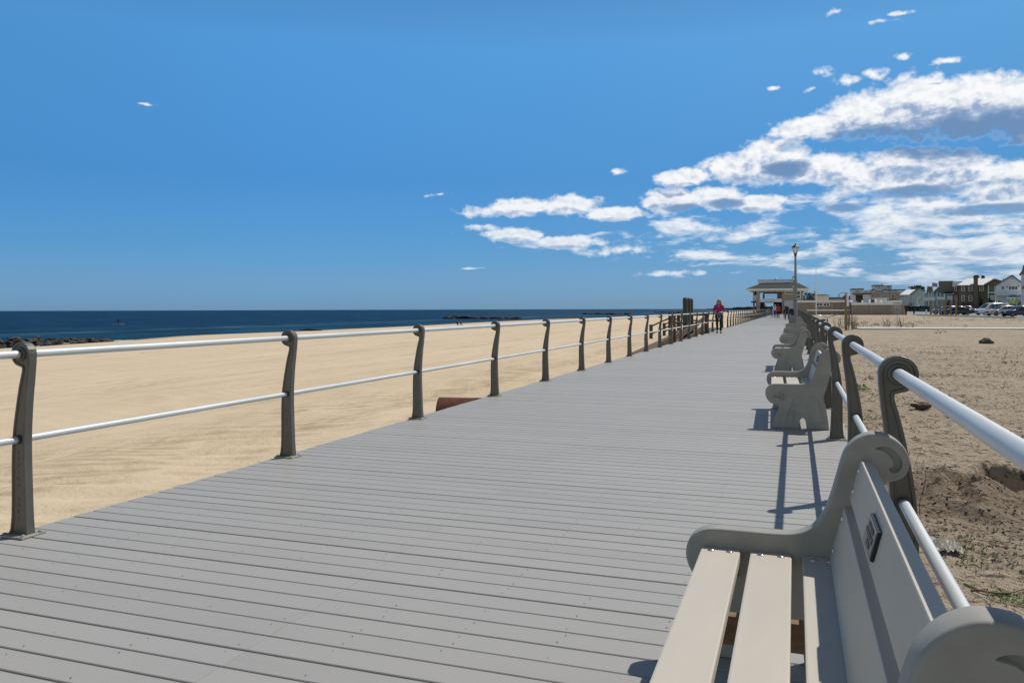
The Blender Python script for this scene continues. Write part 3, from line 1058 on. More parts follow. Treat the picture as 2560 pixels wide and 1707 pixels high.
bench0 = make_bench("large grey scrolled bench in front of the viewer with a plaque on its back board")
bench0.location = (-0.383, 1.250, 0.001)
for lab, x, y, rz in (
        ("second grey bench along the railing, its dark slatted shadow lying whole on the open boards", -0.300, 8.86, 0.025),
        ("third grey bench along the railing, with sunlit seat boards seen between its scrolled ends", -0.452, 16.75, 0.012),
        ("fourth grey bench along the railing, between the third bench and the one after", -0.425, 24.0, 0.0),
        ("fifth grey bench along the railing, last but one before the black bagged bin", -0.435, 33.0, 0.0),
        ("sixth and last grey bench along the railing, standing below the street lamp", -0.45, 41.5, 0.0)):
    c = copy_tree(bench0)
    c.location = (x, y, 0.001)
    c.rotation_euler = (0, 0, rz)
    c['label'] = lab

# ---------------------------------------------------------------- people
M_SKIN = mat("skin", (0.42, 0.25, 0.17), 0.5, var=0.08, scale=20)
M_DARKHAIR = mat("dark_hair", (0.03, 0.02, 0.015), 0.5, var=0.2, scale=40)
M_GOLDHAIR = mat("reddish_blonde_hair", (0.36, 0.17, 0.06), 0.45, var=0.3, scale=60, stretch=(1, 1, 0.2))
M_GREYHAIR = mat("grey_hair", (0.35, 0.34, 0.33), 0.5, var=0.15, scale=40)
M_EYE = mat("eye", (0.03, 0.025, 0.02), 0.2, var=0.0)
M_LIP = mat("lips", (0.30, 0.10, 0.08), 0.5, var=0.0)
M_MAGENTA = mat("magenta_knit", (0.33, 0.012, 0.13), 0.8, var=0.15, scale=30)
M_BLACK = mat("black_cloth", (0.012, 0.012, 0.014), 0.8, var=0.2, scale=30)
M_BLUEJEAN = mat("blue_denim", (0.07, 0.14, 0.30), 0.8, var=0.15, scale=30)
M_NAVY = mat("navy_cloth", (0.02, 0.04, 0.14), 0.8, var=0.15, scale=30)
M_REDC = mat("bright_red_jacket", (0.42, 0.012, 0.02), 0.7, var=0.12, scale=30)
M_GREYC = mat("blue_grey_jacket", (0.19, 0.21, 0.26), 0.8, var=0.12, scale=30)
M_WHITEC = mat("white_cotton", (0.62, 0.61, 0.58), 0.8, var=0.06, scale=30)
M_PINKC = mat("pink_shirt", (0.50, 0.11, 0.20), 0.8, var=0.1, scale=30)


def skin_obj(name, chains, m, parent, sub=1):
    """chains: lists of (point, radius) or (point, (rx, ry)); the first point of each later chain that repeats an earlier point is welded to it."""
    verts, radii, edges, idx = [], [], [], {}
    for ch in chains:
        prev = None
        for p, r in ch:
            k = tuple(round(c, 4) for c in p)
            if k not in idx:
                idx[k] = len(verts); verts.append(p); radii.append(r if isinstance(r, tuple) else (r, r))
            i = idx[k]
            if prev is not None and prev != i: edges.append((prev, i))
            prev = i
    me = bpy.data.meshes.new(name)
    me.from_pydata(verts, edges, [])
    me.materials.append(m)
    o = bpy.data.objects.new(name, me)
    COL.objects.link(o)
    o.modifiers.new("skin", 'SKIN')
    if not me.skin_vertices:
        bpy.context.view_layer.objects.active = o
        o.select_set(True)
        bpy.ops.mesh.customdata_skin_add()
        o.select_set(False)
    sv = me.skin_vertices[0].data
    for i, r in enumerate(radii):
        sv[i].radius = r
        sv[i].use_root = (i == 0)
    o.modifiers["skin"].use_smooth_shade = True
    md = o.modifiers.new("sub", 'SUBSURF'); md.levels = sub; md.render_levels = sub
    bake(o)
    if len(o.data.polygons):
        o.data.polygons.foreach_set("use_smooth", [True] * len(o.data.polygons))
    o.parent = parent
    return o


def lerp(a, b, t): return tuple(x + (y - x) * t for x, y in zip(a, b))


def person(label, loc, rz, H=1.68, top=M_MAGENTA, legs=M_BLACK, hair=M_DARKHAIR, hair_len=0, stride=0.12, arms='swing', cap=None,
           shoes=M_BLACK, sleeves=1.0, coat=0.0, sit=False, detail=False, group=None, lean=0.0, bulk=1.0):
    """A figure facing local -Y. All lengths scale with H."""
    s = H / 1.70
    t = thing("person", label, "person", loc, rz, group)
    S = lambda x, y, z: (x * s, y * s, z * s)
    pel = S(0, 0, 0.94); spi = S(0, 0.005 - lean * 0.3, 1.14); che = S(0, 0.0 - lean * 0.7, 1.34); nec = S(0, -0.005 - lean, 1.475)
    hb = S(0, -0.02 - lean, 1.545); hm = S(0, -0.022 - lean, 1.61); ht = S(0, -0.012 - lean, 1.675)
    body = [[(pel, (0.135 * s * bulk, 0.10 * s)), (spi, (0.118 * s * bulk, 0.09 * s)), (che, (0.15 * s, 0.098 * s)), (nec, 0.052 * s), (hb, (0.068 * s, 0.075 * s)), (hm, (0.077 * s, 0.092 * s)), (ht, (0.055 * s, 0.07 * s))]]
    trousers = [[(pel, (0.150 * s * bulk, 0.115 * s)), (lerp(pel, spi, 0.55), (0.140 * s * bulk, 0.108 * s))]]
    shirt = [[(lerp(pel, spi, 0.05 - coat), (0.150 * s * bulk, 0.118 * s)), (spi, (0.138 * s * bulk, 0.108 * s)), (che, (0.166 * s, 0.115 * s)), (lerp(che, nec, 0.9), (0.092 * s, 0.080 * s))]]
    shoe_o = []
    for k in (-1, 1):
        st = stride * k * s
        hip = S(0.088 * k, 0, 0.86)
        if sit:
            knee = S(0.11 * k, -0.44, 0.86); ank = S(0.11 * k, -0.50, 0.46); toe = S(0.12 * k, -0.64, 0.42)
        else:
            knee = (0.098 * k * s, -0.03 * s - st * 0.55, 0.50 * s)
            back = st < 0
            ank = (0.095 * k * s, -st, (0.10 if not back else 0.13) * s)
            toe = (0.105 * k * s, -st - 0.10 * s, 0.045 * s)
        body.append([(pel, (0.135 * s * bulk, 0.10 * s)), (hip, 0.082 * s), (knee, 0.054 * s), (ank, 0.036 * s), (toe, 0.032 * s)])
        trousers.append([(pel, (0.150 * s * bulk, 0.115 * s)), (hip, 0.098 * s), (knee, 0.070 * s), (lerp(knee, ank, 1.0), 0.058 * s)])
        heel = (ank[0], ank[1] + 0.05 * s, ank[2] - 0.055 * s)
        toe = (toe[0], toe[1] - 0.06 * s, max(0.03 * s, toe[2] - 0.012 * s))
        shoe_o.append([(heel, 0.052 * s), (lerp(heel, toe, 0.5), 0.055 * s), (toe, 0.046 * s)])
        # arms
        sh = S(0.185 * k, 0.0 - lean * 0.8, 1.395)
        if arms == 'front':          # forearms held in front of the waist
            el = S(0.255 * k, 0.05, 1.13); wr = S(0.12 * k, -0.22, 1.09)
        elif arms == 'mixed':
            if k < 0: el, wr = S(-0.26, 0.06, 1.12), S(-0.17, -0.20, 1.06)
            else: el, wr = S(0.28, 0.02, 1.13), S(0.10, -0.21, 1.08)
        elif arms == 'down':
            el = S(0.235 * k, 0.03, 1.13); wr = S(0.235 * k, -0.02, 0.88)
        elif arms == 'chest':
            el = S(0.25 * k, -0.05, 1.15); wr = S(0.10 * k, -0.24, 1.25)
        else:
            el = S(0.24 * k, 0.06 + 0.06 * k, 1.13); wr = S(0.245 * k, -0.06 + 0.16 * k, 0.92)
        hd = Vector(wr) - Vector(el); hd.normalize()
        side = Vector((0, -1, 0)).cross(hd)
        if side.length < 0.1: side = Vector((0, 0, 1))
        side.normalize()
        nrm = hd.cross(side).normalized()
        palm = tuple(Vector(wr) + hd * 0.055 * s)
        knuck = tuple(Vector(wr) + hd * 0.09 * s)
        chain = [(che, (0.15 * s, 0.098 * s)), (sh, 0.058 * s), (el, 0.041 * s), (wr, 0.026 * s), (palm, (0.036 * s, 0.018 * s)), (knuck, (0.036 * s, 0.016 * s))]
        body.append(chain)
        if detail:
            for q, (off, ln) in enumerate(((-0.028, 0.062), (-0.009, 0.075), (0.010, 0.070), (0.028, 0.055))):
                a = Vector(knuck) + side * off * s
                b_ = a + (hd * 0.8 + nrm * 0.25).normalized() * ln * 0.55 * s
                c_ = b_ + (hd * 0.45 + nrm * 0.8).normalized() * ln * 0.5 * s
                body.append([(knuck, (0.036 * s, 0.016 * s)), (tuple(a), 0.0095 * s), (tuple(b_), 0.0085 * s), (tuple(c_), 0.007 * s)])
            a = Vector(palm) - side * 0.034 * s * k
            body.append([(palm, (0.036 * s, 0.018 * s)), (tuple(a), 0.012 * s), (tuple(a + (hd * 0.8 - side * 0.5 * k) * 0.045 * s), 0.009 * s)])
        else:
            for off in (-0.026, -0.008, 0.010, 0.026):
                a = Vector(knuck) + side * off * s + hd * 0.03 * s
                body.append([(knuck, (0.036 * s, 0.016 * s)), (tuple(a), 0.010 * s), (tuple(a + hd * 0.035 * s + nrm * 0.02 * s), 0.008 * s)])
            a = Vector(palm) - side * 0.034 * s * k
            body.append([(palm, (0.036 * s, 0.018 * s)), (tuple(a), 0.011 * s)])
        e2 = lerp(sh, el, 1.0) if sleeves >= 1 else lerp(sh, el, sleeves)
        sl = [(che, (0.166 * s, 0.115 * s)), (sh, 0.078 * s), (e2, 0.060 * s)]
        if sleeves > 1: sl.append((lerp(el, wr, sleeves - 1), 0.045 * s))
        shirt.append(sl)
    skin_obj("body", body, M_SKIN, t, 2 if detail else 1)
    skin_obj("trousers", trousers, legs, t)
    skin_obj("jacket" if coat else "shirt", shirt, top, t)
    for sh_ in shoe_o: skin_obj("shoe", [sh_], shoes, t)
    # hair as one shell, open towards the face
    hc = Vector(hm) + Vector((0, 0.018 * s, 0.022 * s))
    mb = MB()
    bm = bmesh.new()
    bmesh.ops.create_uvsphere(bm, u_segments=20, v_segments=14, radius=1.0)
    for v in bm.verts:
        p = v.co.copy()
        rx, ry, rz_ = (0.105 if hair_len > 0.15 else 0.095) * s, 0.112 * s, 0.108 * s
        q = Vector((p.x * rx, p.y * ry, p.z * rz_))
        if p.z < 0.15:
            if hair_len and p.y > -0.55:
                f = min(1.0, (0.15 - p.z) / 0.9)
                q.z -= hair_len * s * f
                q.x *= 1 + 0.75 * f * (1 if hair_len > 0.1 else 0)
                q.y = q.y * (1 - 0.35 * f) + 0.02 * s * f
            else:
                q *= 0.82 if p.y > -0.2 else 0.6
        if p.y < -0.55 and p.z < 0.55: q.y *= 0.55
        q += Vector((mnoise.noise(p * 4), mnoise.noise(p * 4 + Vector((5, 0, 0))), 0)) * 0.008 * s
        v.co = hc + q
    mb.bm(bm, smooth=True); bm.free()
    mb.build("hair", hair, t)
    if cap is not None:
        mb = MB()
        c = Vector(hm) + Vector((0, 0.0, 0.030 * s))
        mb.lathe([(0.104 * s, 0.0), (0.106 * s, 0.03 * s), (0.095 * s, 0.07 * s), (0.06 * s, 0.10 * s), (0.012 * s, 0.112 * s)], c=c, n=18)
        mb.prism([(-0.075 * s, -0.08 * s), (0.075 * s, -0.08 * s), (0.065 * s, -0.16 * s), (0.03 * s, -0.19 * s), (-0.03 * s, -0.19 * s), (-0.065 * s, -0.16 * s)], c.z + 0.004 * s, c.z + 0.014 * s, 'Z',
                 M=Matrix.Translation((c.x, c.y, 0)))
        mb.build("cap", cap, t)
    if detail:
        f = Vector(hm)
        for k in (-1, 1):
            MB().ball(f + Vector((0.028 * k * s, -0.083 * s, 0.004 * s)), 0.011 * s, 0, 2).build("eye", M_EYE, t)
            MB().ball(f + Vector((0.080 * k * s, 0.0, -0.01 * s)), 0.026 * s, 0, 2, sc=(0.4, 0.7, 1.1)).build("ear", M_SKIN, t)
        MB().ball(f + Vector((0, -0.094 * s, -0.018 * s)), 0.016 * s, 0, 2, sc=(0.75, 1.0, 1.4)).build("nose", M_SKIN, t)
        MB().ball(f + Vector((0, -0.079 * s, -0.048 * s)), 0.022 * s, 0, 2, sc=(1.1, 0.5, 0.32)).build("mouth", M_LIP, t)
    return t


woman = person("person with long blonde hair and a magenta top walking towards the viewer, jacket at waist",
               (-3.60, 41.2, 0), 0.02, 1.66, M_MAGENTA, M_BLACK, M_GOLDHAIR, 0.20, 0.13, 'mixed', sleeves=1.0, detail=True, bulk=1.02)
# jacket knotted round her waist
mb = MB()
prof = []
for a in range(0, 361, 20):
    r = math.radians(a)
    prof.append((0.172 * math.cos(r), 0.135 * math.sin(r), 0.985 + 0.02 * math.sin(3 * r)))
mb.tube(prof, 0.032, 8)
mb.tube([(0.02, -0.15, 0.98), (0.05, -0.18, 0.90), (0.07, -0.175, 0.78), (0.08, -0.16, 0.72)], [0.03, 0.032, 0.028, 0.018], 8)
mb.tube([(-0.02, -0.15, 0.98), (-0.04, -0.18, 0.90), (-0.05, -0.175, 0.80), (-0.06, -0.16, 0.74)], [0.03, 0.03, 0.028, 0.018], 8)
mb.tube([(-0.15, 0.05, 0.95), (-0.16, 0.02, 0.82), (-0.15, 0.03, 0.70)], [0.04, 0.06, 0.03], 8)
mb.tube([(0.15, 0.05, 0.95), (0.17, 0.02, 0.82), (0.16, 0.03, 0.68)], [0.04, 0.06, 0.03], 8)
mb.build("tied_jacket", M_GREYC, woman)

G_WALK = "people walking away along the boardwalk"
person("person in a black jacket and light blue jeans walking away", (-3.85, 113.5, 0), PI + 0.1, 1.76, M_BLACK, M_BLUEJEAN, M_DARKHAIR, 0, 0.12, sleeves=1.9, coat=0.3, group=G_WALK)
person("short person in navy walking away beside the person in blue jeans", (-2.98, 113.8, 0), PI - 0.1, 1.50, M_NAVY, M_NAVY, M_DARKHAIR, 0.08, 0.10, sleeves=1.9, coat=0.3, group=G_WALK)
person("person in a bright red jacket and black trousers walking away along the boardwalk", (-1.88, 99.5, 0), PI, 1.60, M_REDC, M_BLACK, M_DARKHAIR, 0.10, 0.12, sleeves=1.9, coat=0.4, group=G_WALK, bulk=1.15)
person("tall person in a grey jacket and pale cap walking away beside the red jacket", (-1.12, 99.8, 0), PI - 0.05, 1.80, M_GREYC, M_BLACK, M_GREYHAIR, 0, 0.12, sleeves=1.9, coat=0.3, cap=M_WHITEC, group=G_WALK)
person("person in white with white hair half hidden behind the red jacket", (-2.35, 105.0, 0), PI, 1.62, M_WHITEC, M_NAVY, M_GREYHAIR, 0.05, 0.10, sleeves=1.9, coat=0.3, group=G_WALK)
person("person in dark clothes leaning forward just before the black bagged bin", (-0.78, 88.0, 0), PI + 0.5, 1.62, M_BLACK, M_BLACK, M_GREYHAIR, 0.05, 0.14, sleeves=1.9, coat=0.3, lean=0.12)

G_LOT = "people walking by the bathhouse gate"
p_ = V5
person("person in black with white hair beside the end pillar of the bathhouse wall", (17.1, 144.0, 0), -0.4, 1.78, M_BLACK, M_BLACK, M_GREYHAIR, 0, 0.16, sleeves=1.9, coat=0.3, group=G_LOT)
person("person in black with brown hair in front of the dark hedge, nearer the parked cars", (18.75, 148.0, 0), -0.4, 1.74, M_BLACK, M_BLACK, M_DARKHAIR, 0, 0.16, sleeves=1.9, coat=0.3, group=G_LOT)
person("person in a pink shirt and white cap standing between the parked cars", (29.3, 137.0, 0), -1.2, 1.78, M_PINKC, M_NAVY, M_GREYHAIR, 0, 0.05, 'down', cap=M_WHITEC, sleeves=0.6)

# people on the sand and on the water (far off)
def shore_pt(x, y, z): return on_z(x, y, z)


G_SH = "people standing at the edge of the water"
for i, (px, col_, lab) in enumerate(((1435.5, M_REDC, "person in a dark red top standing at the water's edge, apart from the other two"),
                                     (1447, M_GREYC, "person in a grey top at the water's edge, in the middle of the three"),
                                     (1453.5, M_NAVY, "person in navy at the water's edge, rightmost of the three"))):
    q = on_z(px, 796.0, -2.75)
    person(lab, (q[0], q[1], beach_z(q[0], q[1])), 1.2, 1.75, col_, M_BLACK, M_DARKHAIR, 0, 0.08, 'down', sleeves=1.9, group=G_SH)
for i, (px, lab, m) in enumerate(((1143.5, "person sitting on the sand near the water, beyond the third railing post", M_BLACK), (1152, "person in dark clothes lying back on the sand by the sitting one", M_NAVY))):
    q = on_z(px, 811.5, -2.2)
    z = beach_z(q[0], q[1])
    person(lab, (q[0], q[1], z - 0.80), 1.0 + 0.4 * i, 1.7, m, M_BLACK, M_DARKHAIR, 0, 0.0, 'front', sit=True, sleeves=1.9)

# paddle boarder out on the sea
q = on_z(296, 811.5, SEA_Z)
mb = MB()
out_ = [(-1.6, 0.0), (-1.35, 0.22), (-0.8, 0.37), (0.0, 0.42), (0.8, 0.38), (1.3, 0.25), (1.65, 0.03)]
mb.prism([(x, y) for x, y in out_] + [(x, -y) for x, y in out_[::-1]], 0.02, 0.14, 'Z')
tag(mb.build("paddle_board", mat("pale_red_board", (0.55, 0.35, 0.30), 0.4, var=0.1), loc=(q[0], q[1], SEA_Z)), "pale paddle board afloat on the sea under a standing boarder", "paddle board").rotation_euler = (0, 0, 0.9)
person("person in black standing on the paddle board out at sea", (q[0], q[1], SEA_Z + 0.13), 0.4, 1.75, M_BLACK, M_BLACK, M_DARKHAIR, 0, 0.02, 'chest', sleeves=1.9)
tag(MB().tube([(0.05, -0.5, -0.2), (0.1, -0.35, 1.0), (0.12, -0.25, 1.75)], 0.035, 6).build("paddle", M_BLACK, loc=(q[0], q[1], SEA_Z + 0.13)), "long black paddle held by the boarder out at sea", "paddle")

# ---------------------------------------------------------------- street lamps along the walk
M_LAMPPOST = mat("grey_painted_post", (0.23, 0.235, 0.23), 0.5, 0.1, var=0.12, scale=8)
M_LAMPDARK = mat("dark_lamp_metal", (0.035, 0.037, 0.04), 0.45, 0.3, var=0.2)
M_LGLASS = mat("frosted_lamp_glass", (0.85, 0.86, 0.85), 0.25, var=0.08, spec=0.5)
G_LAMP = "street lamps along the boardwalk"


def make_lamp(label):
    t = thing("street_lamp", label, "street lamp", group=G_LAMP)
    MB().lathe([(0.16, 0.0), (0.16, 0.10), (0.13, 0.14), (0.085, 0.20), (0.085, 2.2), (0.078, 2.6), (0.062, 3.0), (0.050, 3.95), (0.055, 4.02)], n=16).build("post", M_LAMPPOST, t)
    mb = MB()
    mb.lathe([(0.055, 4.00), (0.075, 4.05), (0.060, 4.09), (0.085, 4.13), (0.085, 4.16)], n=14)
    mb.build("lamp_base", M_LAMPDARK, t)
    hd = MB()
    hd.lathe([(0.078, 4.155), (0.165, 4.46)], n=6, smooth=False)
    h = hd.build("lantern", M_LGLASS, t)
    for k in range(6):
        a = 2 * PI * k / 6
        MB().tube([(0.080 * math.cos(a), 0.080 * math.sin(a), 4.15), (0.172 * math.cos(a), 0.172 * math.sin(a), 4.47)], 0.009, 6).build("bar", M_LAMPDARK, h)
    MB().lathe([(0.195, 4.455), (0.20, 4.475), (0.15, 4.53), (0.06, 4.60), (0.035, 4.615), (0.035, 4.64), (0.045, 4.66), (0.02, 4.69)], n=12, smooth=False).build("lantern_roof", M_LAMPDARK, t)
    return t


lamp0 = make_lamp("tall grey street lamp with a dark lantern, standing clear above the row of benches")
lamp0.location = (0.03, 45.0, 0)
for (X, Y, lab) in ((-0.10, 90.5, "grey street lamp whose lantern shows just above the pavilion roof ridge"),
                    (-0.22, 122.0, "grey street lamp whose lantern shows against the slope of the pavilion roof"),
                    (-0.34, 160.0, "grey street lamp whose lantern shows just under the pavilion eaves"),
                    (3.75, 172.0, "grey street lamp on the land side, lantern against the dark evergreen tree")):
    c = copy_tree(lamp0); c.location = (X, Y, 0); c['label'] = lab

# ---------------------------------------------------------------- litter bin with a black bag
M_BIN = mat("pebbled_bin_side", (0.25, 0.245, 0.22), 0.85, var=0.2, scale=30, bump=0.3)
M_BAG = mat("black_plastic_bag", (0.012, 0.012, 0.014), 0.30, var=0.2, bump=0.5, bscale=12, bdist=0.02)
t = thing("litter_bin", "square grey litter bin with a black bag over its top, beside the street lamp", "litter bin", (-0.15, 64.0, 0))
MB().cbox(-0.30, 0.30, -0.30, 0.30, 0.0, 0.80, 0.02).build("bin_body", M_BIN, t)
mb = MB()
mb.lathe([(0.33, 0.70), (0.35, 0.80), (0.345, 0.95), (0.31, 1.08), (0.22, 1.18), (0.08, 1.21)], n=14)
b_ = mb.build("bag", M_BAG, t)
for v in b_.data.vertices:
    v.co += Vector((mnoise.noise(v.co * 5), mnoise.noise(v.co * 5 + Vector((9, 0, 0))), 0)) * 0.03

# small white notice board on the pavilion side of the bin
t = thing("notice_board", "pale grey notice board on two legs, seen behind the bagged bin", "notice board", (-0.62, 92.0, 0))
MB().box(-0.45, 0.45, -0.03, 0.03, 1.05, 2.05).build("board", mat("pale_board", (0.42, 0.43, 0.45), 0.6), t)
for k in (-1, 1): MB().box(0.36 * k - 0.04, 0.36 * k + 0.04, 0.032, 0.10, 0, 2.0).build("leg", M_LAMPPOST, t)

# ---------------------------------------------------------------- rusty drain pipe under the deck edge
M_RUST = mat("rust_red_pipe", (0.105, 0.030, 0.016), 0.85, var=0.3, scale=7, bump=0.2, bscale=40)
M_PIPEIN = mat("dark_pipe_inside", (0.02, 0.014, 0.012), 0.9, var=0.2)
mb = MB()
A, B_ = Vector((-5.21, 11.27, -0.405)), Vector((-4.24, 11.50, -0.41))
dirn = (B_ - A).normalized()
q = dirn.to_track_quat('Z', 'Y').to_matrix().to_4x4()
M_ = Matrix.Translation(A) @ q
mb.lathe([(0.262, 0.4), (0.262, 0.0), (0.30, 0.0), (0.302, 0.02), (0.302, 0.99)], n=32, M=M_)
mb.add([M_ @ Vector((0.262 * math.cos(k * PI / 16), 0.262 * math.sin(k * PI / 16), 0.4)) for k in range(32)], [tuple(range(32))], 1)
tag(mb.build("drain_pipe", [M_RUST, M_PIPEIN]), "rusty red drain pipe lying on the sand against the edge of the boardwalk", "pipe")

# ---------------------------------------------------------------- timber piles and the stairs down to the beach
M_PILE = mat("weathered_dark_timber", (0.085, 0.078, 0.065), 0.9, var=0.35, scale=5, bump=0.5, bscale=18, bdist=0.01, stretch=(3, 3, 0.4))
M_BROWN = mat("brown_treated_timber", (0.125, 0.068, 0.032), 0.8, var=0.3, scale=6, bump=0.3, bscale=30, stretch=(1, 0.3, 3))
for i, (X, Y, tp, lab) in enumerate(((-5.0, 39.08, 1.78, "tall round timber pile with a rounded top, leftmost of the three by the stairs"), (-5.0, 40.31, 1.775, "tall round timber pile, middle one of the three by the stairs"), (-5.0, 41.4, 1.77, "tall round timber pile, rightmost of the three by the stairs"))):
    mb = MB()
    r = 0.125
    mb.lathe([(r * 1.05, -1.2), (r, 0.2), (r * 0.97, 1.1), (r * 0.90, 1.15), (r * 0.92, 1.3), (r * 0.98, tp - 0.12), (r * 0.8, tp - 0.04), (r * 0.35, tp)], n=16)
    o = tag(mb.build("timber_pile", M_PILE, loc=(X, Y, 0)), lab, "pile", "three timber piles by the beach stairs")
    o.rotation_euler = (0, 0.0 if i < 2 else 0.02, i)

st = thing("beach_stairs", "brown timber stairs and landing leading off the boardwalk down to the sand", "stairs", (-5.0, 44.0, 0))
MB().box(-1.45, 0.78, -0.5, 9.0, -0.14, -0.012).build("landing", M_PILE, st)
for zz, hh in ((0.02, 0.26), (-0.42, 0.26)):
    # sloping boards on the ramp side that runs back along the deck
    mb = MB()
    pts = [(-13.9, zz - 0.28), (-5.0, zz + 0.13), (2.6, zz + 0.62), (2.6, zz + 0.62 + hh), (-5.0, zz + 0.13 + hh), (-13.9, zz - 0.28 + hh)]
    mb.prism(pts, 0.24, 0.30, 'X')
    mb.build("side_board", M_BROWN, st)
mb = MB(); mb.prism([(-13.9, -0.52), (-0.5, -0.10), (-0.5, -0.02), (-13.9, -0.45)], -0.95, 0.22, 'X'); mb.build("ramp_deck", M_BROWN, st)
for k in range(5):
    MB().box(-1.45, -0.2, 3.0 + 0.0, 8.0, -0.14 - 0.17 * (k + 1), -0.10 - 0.17 * (k + 1), M=Matrix.Translation((-0.32 * (k + 1), 0, 0))).build("tread", M_BROWN, st)
for (X, Y, z1) in ((0.55, -0.3, 1.02), (0.55, 8.9, 1.02), (-1.4, -0.3, 1.0), (-1.4, 3.0, 1.0), (-1.4, 8.9, 1.0), (-3.0, 3.0, 0.3), (-3.0, 8.0, 0.3)):
    MB().box(X - 0.09, X + 0.09, Y - 0.09, Y + 0.09, -1.0, z1).build("newel_post", M_PILE, st)
for z0 in (0.90, 0.45):
    MB().box(-1.36, -1.30, -0.2, 2.9, z0 - 0.05, z0 + 0.05).build("hand_rail", M_BROWN, st)
    MB().box(-1.30, 0.45, -0.33, -0.27, z0 - 0.05, z0 + 0.05).build("hand_rail", M_BROWN, st)
    MB().box(-1.30, 0.45, 8.87, 8.93, z0 - 0.05, z0 + 0.05).build("hand_rail", M_BROWN, st)
    MB().tube([(-1.42, 3.0, z0), (-3.0, 3.0, z0 - 0.7)], 0.05, 6).build("hand_rail", M_BROWN, st)
    MB().tube([(-1.42, 8.0, z0), (-3.0, 8.0, z0 - 0.7)], 0.05, 6).build("hand_rail", M_BROWN, st)

# thin stakes on the beach
M_STAKE = mat("rusty_stake", (0.16, 0.085, 0.04), 0.8, var=0.3, scale=4)
q = on_z(1577.3, 822.5, -1.2)
tag(MB().tube([(0, 0, -0.6), (0, 0, 1.75)], 0.075, 8).build("stake", M_STAKE, loc=(q[0], q[1], beach_z(q[0], q[1]))), "thin brown stake standing alone on the open sand before the water", "stake")
tag(MB().tube([(0, 0, -1.2), (0, 0, 1.10), (0, 0, 1.13)], [0.06, 0.06, 0.09], 10).build("stake", M_STAKE, loc=(-4.52, 32.0, 0)), "thin brown stake with a knob, close against the outside of the ocean railing", "stake")

# ---------------------------------------------------------------- bicycle leaning at the land side railing
M_TYRE = mat("black_tyre", (0.015, 0.015, 0.016), 0.7, var=0.1)
M_BIKE = mat("dark_red_paint", (0.16, 0.012, 0.018), 0.35, var=0.1)
M_STEEL = mat("bright_steel", (0.5, 0.5, 0.5), 0.3, 0.8, var=0.1)
bk = thing("bicycle", "dark red bicycle parked at the land side of the railing beyond the benches", "bicycle", (0.86, 26.0, -0.05), 1.35)
for k, x in ((0, -0.52), (1, 0.52)):
    pr_ = [(x + 0.32 * math.cos(a), 0, 0.34 + 0.32 * math.sin(a)) for a in [2 * PI * i / 28 for i in range(29)]]
    w = MB().tube(pr_, 0.020, 8, cap=False).build("wheel", M_TYRE, bk)
    mb = MB()
    mb.tube([(x, -0.04, 0.34), (x, 0.04, 0.34)], 0.022, 8)
    for i in range(10):
        a = 2 * PI * i / 10
        mb.tube([(x, 0, 0.34), (x + 0.30 * math.cos(a), 0, 0.34 + 0.30 * math.sin(a))], 0.0025, 4)
    mb.build("spokes", M_STEEL, w)
fr = MB()
for a, b in (((-0.52, 0, 0.34), (-0.08, 0, 0.30)), ((-0.52, 0, 0.34), (-0.20, 0, 0.80)), ((-0.08, 0, 0.30), (-0.22, 0, 0.90)), ((-0.19, 0, 0.78), (0.36, 0, 0.86)), ((-0.08, 0, 0.30), (0.38, 0, 0.78)), ((0.34, 0, 0.98), (0.44, 0, 0.62)), ((0.44, 0, 0.62), (0.52, 0, 0.34))):
    fr.tube([a, b], 0.018, 8)
fr.build("frame", M_BIKE, bk)
MB().ball((-0.24, 0, 0.95), 0.13, 0, 2, sc=(1, 0.55, 0.3)).build("saddle", M_TYRE, bk)
MB().tube([(0.22, -0.30, 1.10), (0.33, -0.22, 1.08), (0.35, 0, 1.02), (0.33, 0.22, 1.08), (0.22, 0.30, 1.10)], 0.014, 8).build("handlebar", M_STEEL, bk)
MB().tube([(-0.08, -0.14, 0.18), (-0.08, -0.06, 0.18), (-0.08, -0.05, 0.30), (-0.08, 0.05, 0.30), (-0.08, 0.06, 0.42), (-0.08, 0.14, 0.42)], 0.012, 6).build("crank", M_STEEL, bk)

# ---------------------------------------------------------------- buildings: shared pieces
M_TAN = mat("tan_stucco", (0.345, 0.268, 0.218), 0.85, var=0.10, scale=1.2, bump=0.15, bscale=30)
M_PINKST = mat("pinkish_pilaster", (0.43, 0.30, 0.245), 0.85, var=0.10, scale=1.5)
M_WHITE = mat("white_trim_paint", (0.82, 0.82, 0.80), 0.55, var=0.06, scale=1.5)
M_PALEBLUE = mat("pale_grey_panel", (0.70, 0.73, 0.78), 0.6, var=0.06, scale=1.5)
M_GREENROOF = mat("grey_green_shingles", (0.022, 0.029, 0.021), 0.9, var=0.18, scale=2.5, bump=0.5, bscale=14, stretch=(1, 1, 5))
M_GLASSD = mat("dark_window_glass", (0.025, 0.04, 0.05), 0.12, var=0.3, scale=0.8, spec=0.6)
M_DARKIN = mat("interior_shade", (0.035, 0.03, 0.025), 0.9, var=0.2)  # near-black colour paints in the shade inside the buildings
M_BROWNSH = mat("brown_shingle_wall", (0.185, 0.128, 0.09), 0.9, var=0.18, scale=3, bump=0.5, bscale=18, stretch=(1, 1, 4))
M_ROOFGREY = mat("sunlit_grey_shingles", (0.62, 0.62, 0.62), 0.7, var=0.12, scale=1.5, stretch=(1, 1, 4))
M_ROOFBR = mat("brown_grey_roof", (0.175, 0.155, 0.125), 0.9, var=0.15, scale=2, bump=0.4, bscale=12, stretch=(1, 1, 4))
M_CHIM = mat("dark_brick_chimney", (0.19, 0.125, 0.092), 0.9, var=0.25, scale=8, stretch=(1, 1, 3))
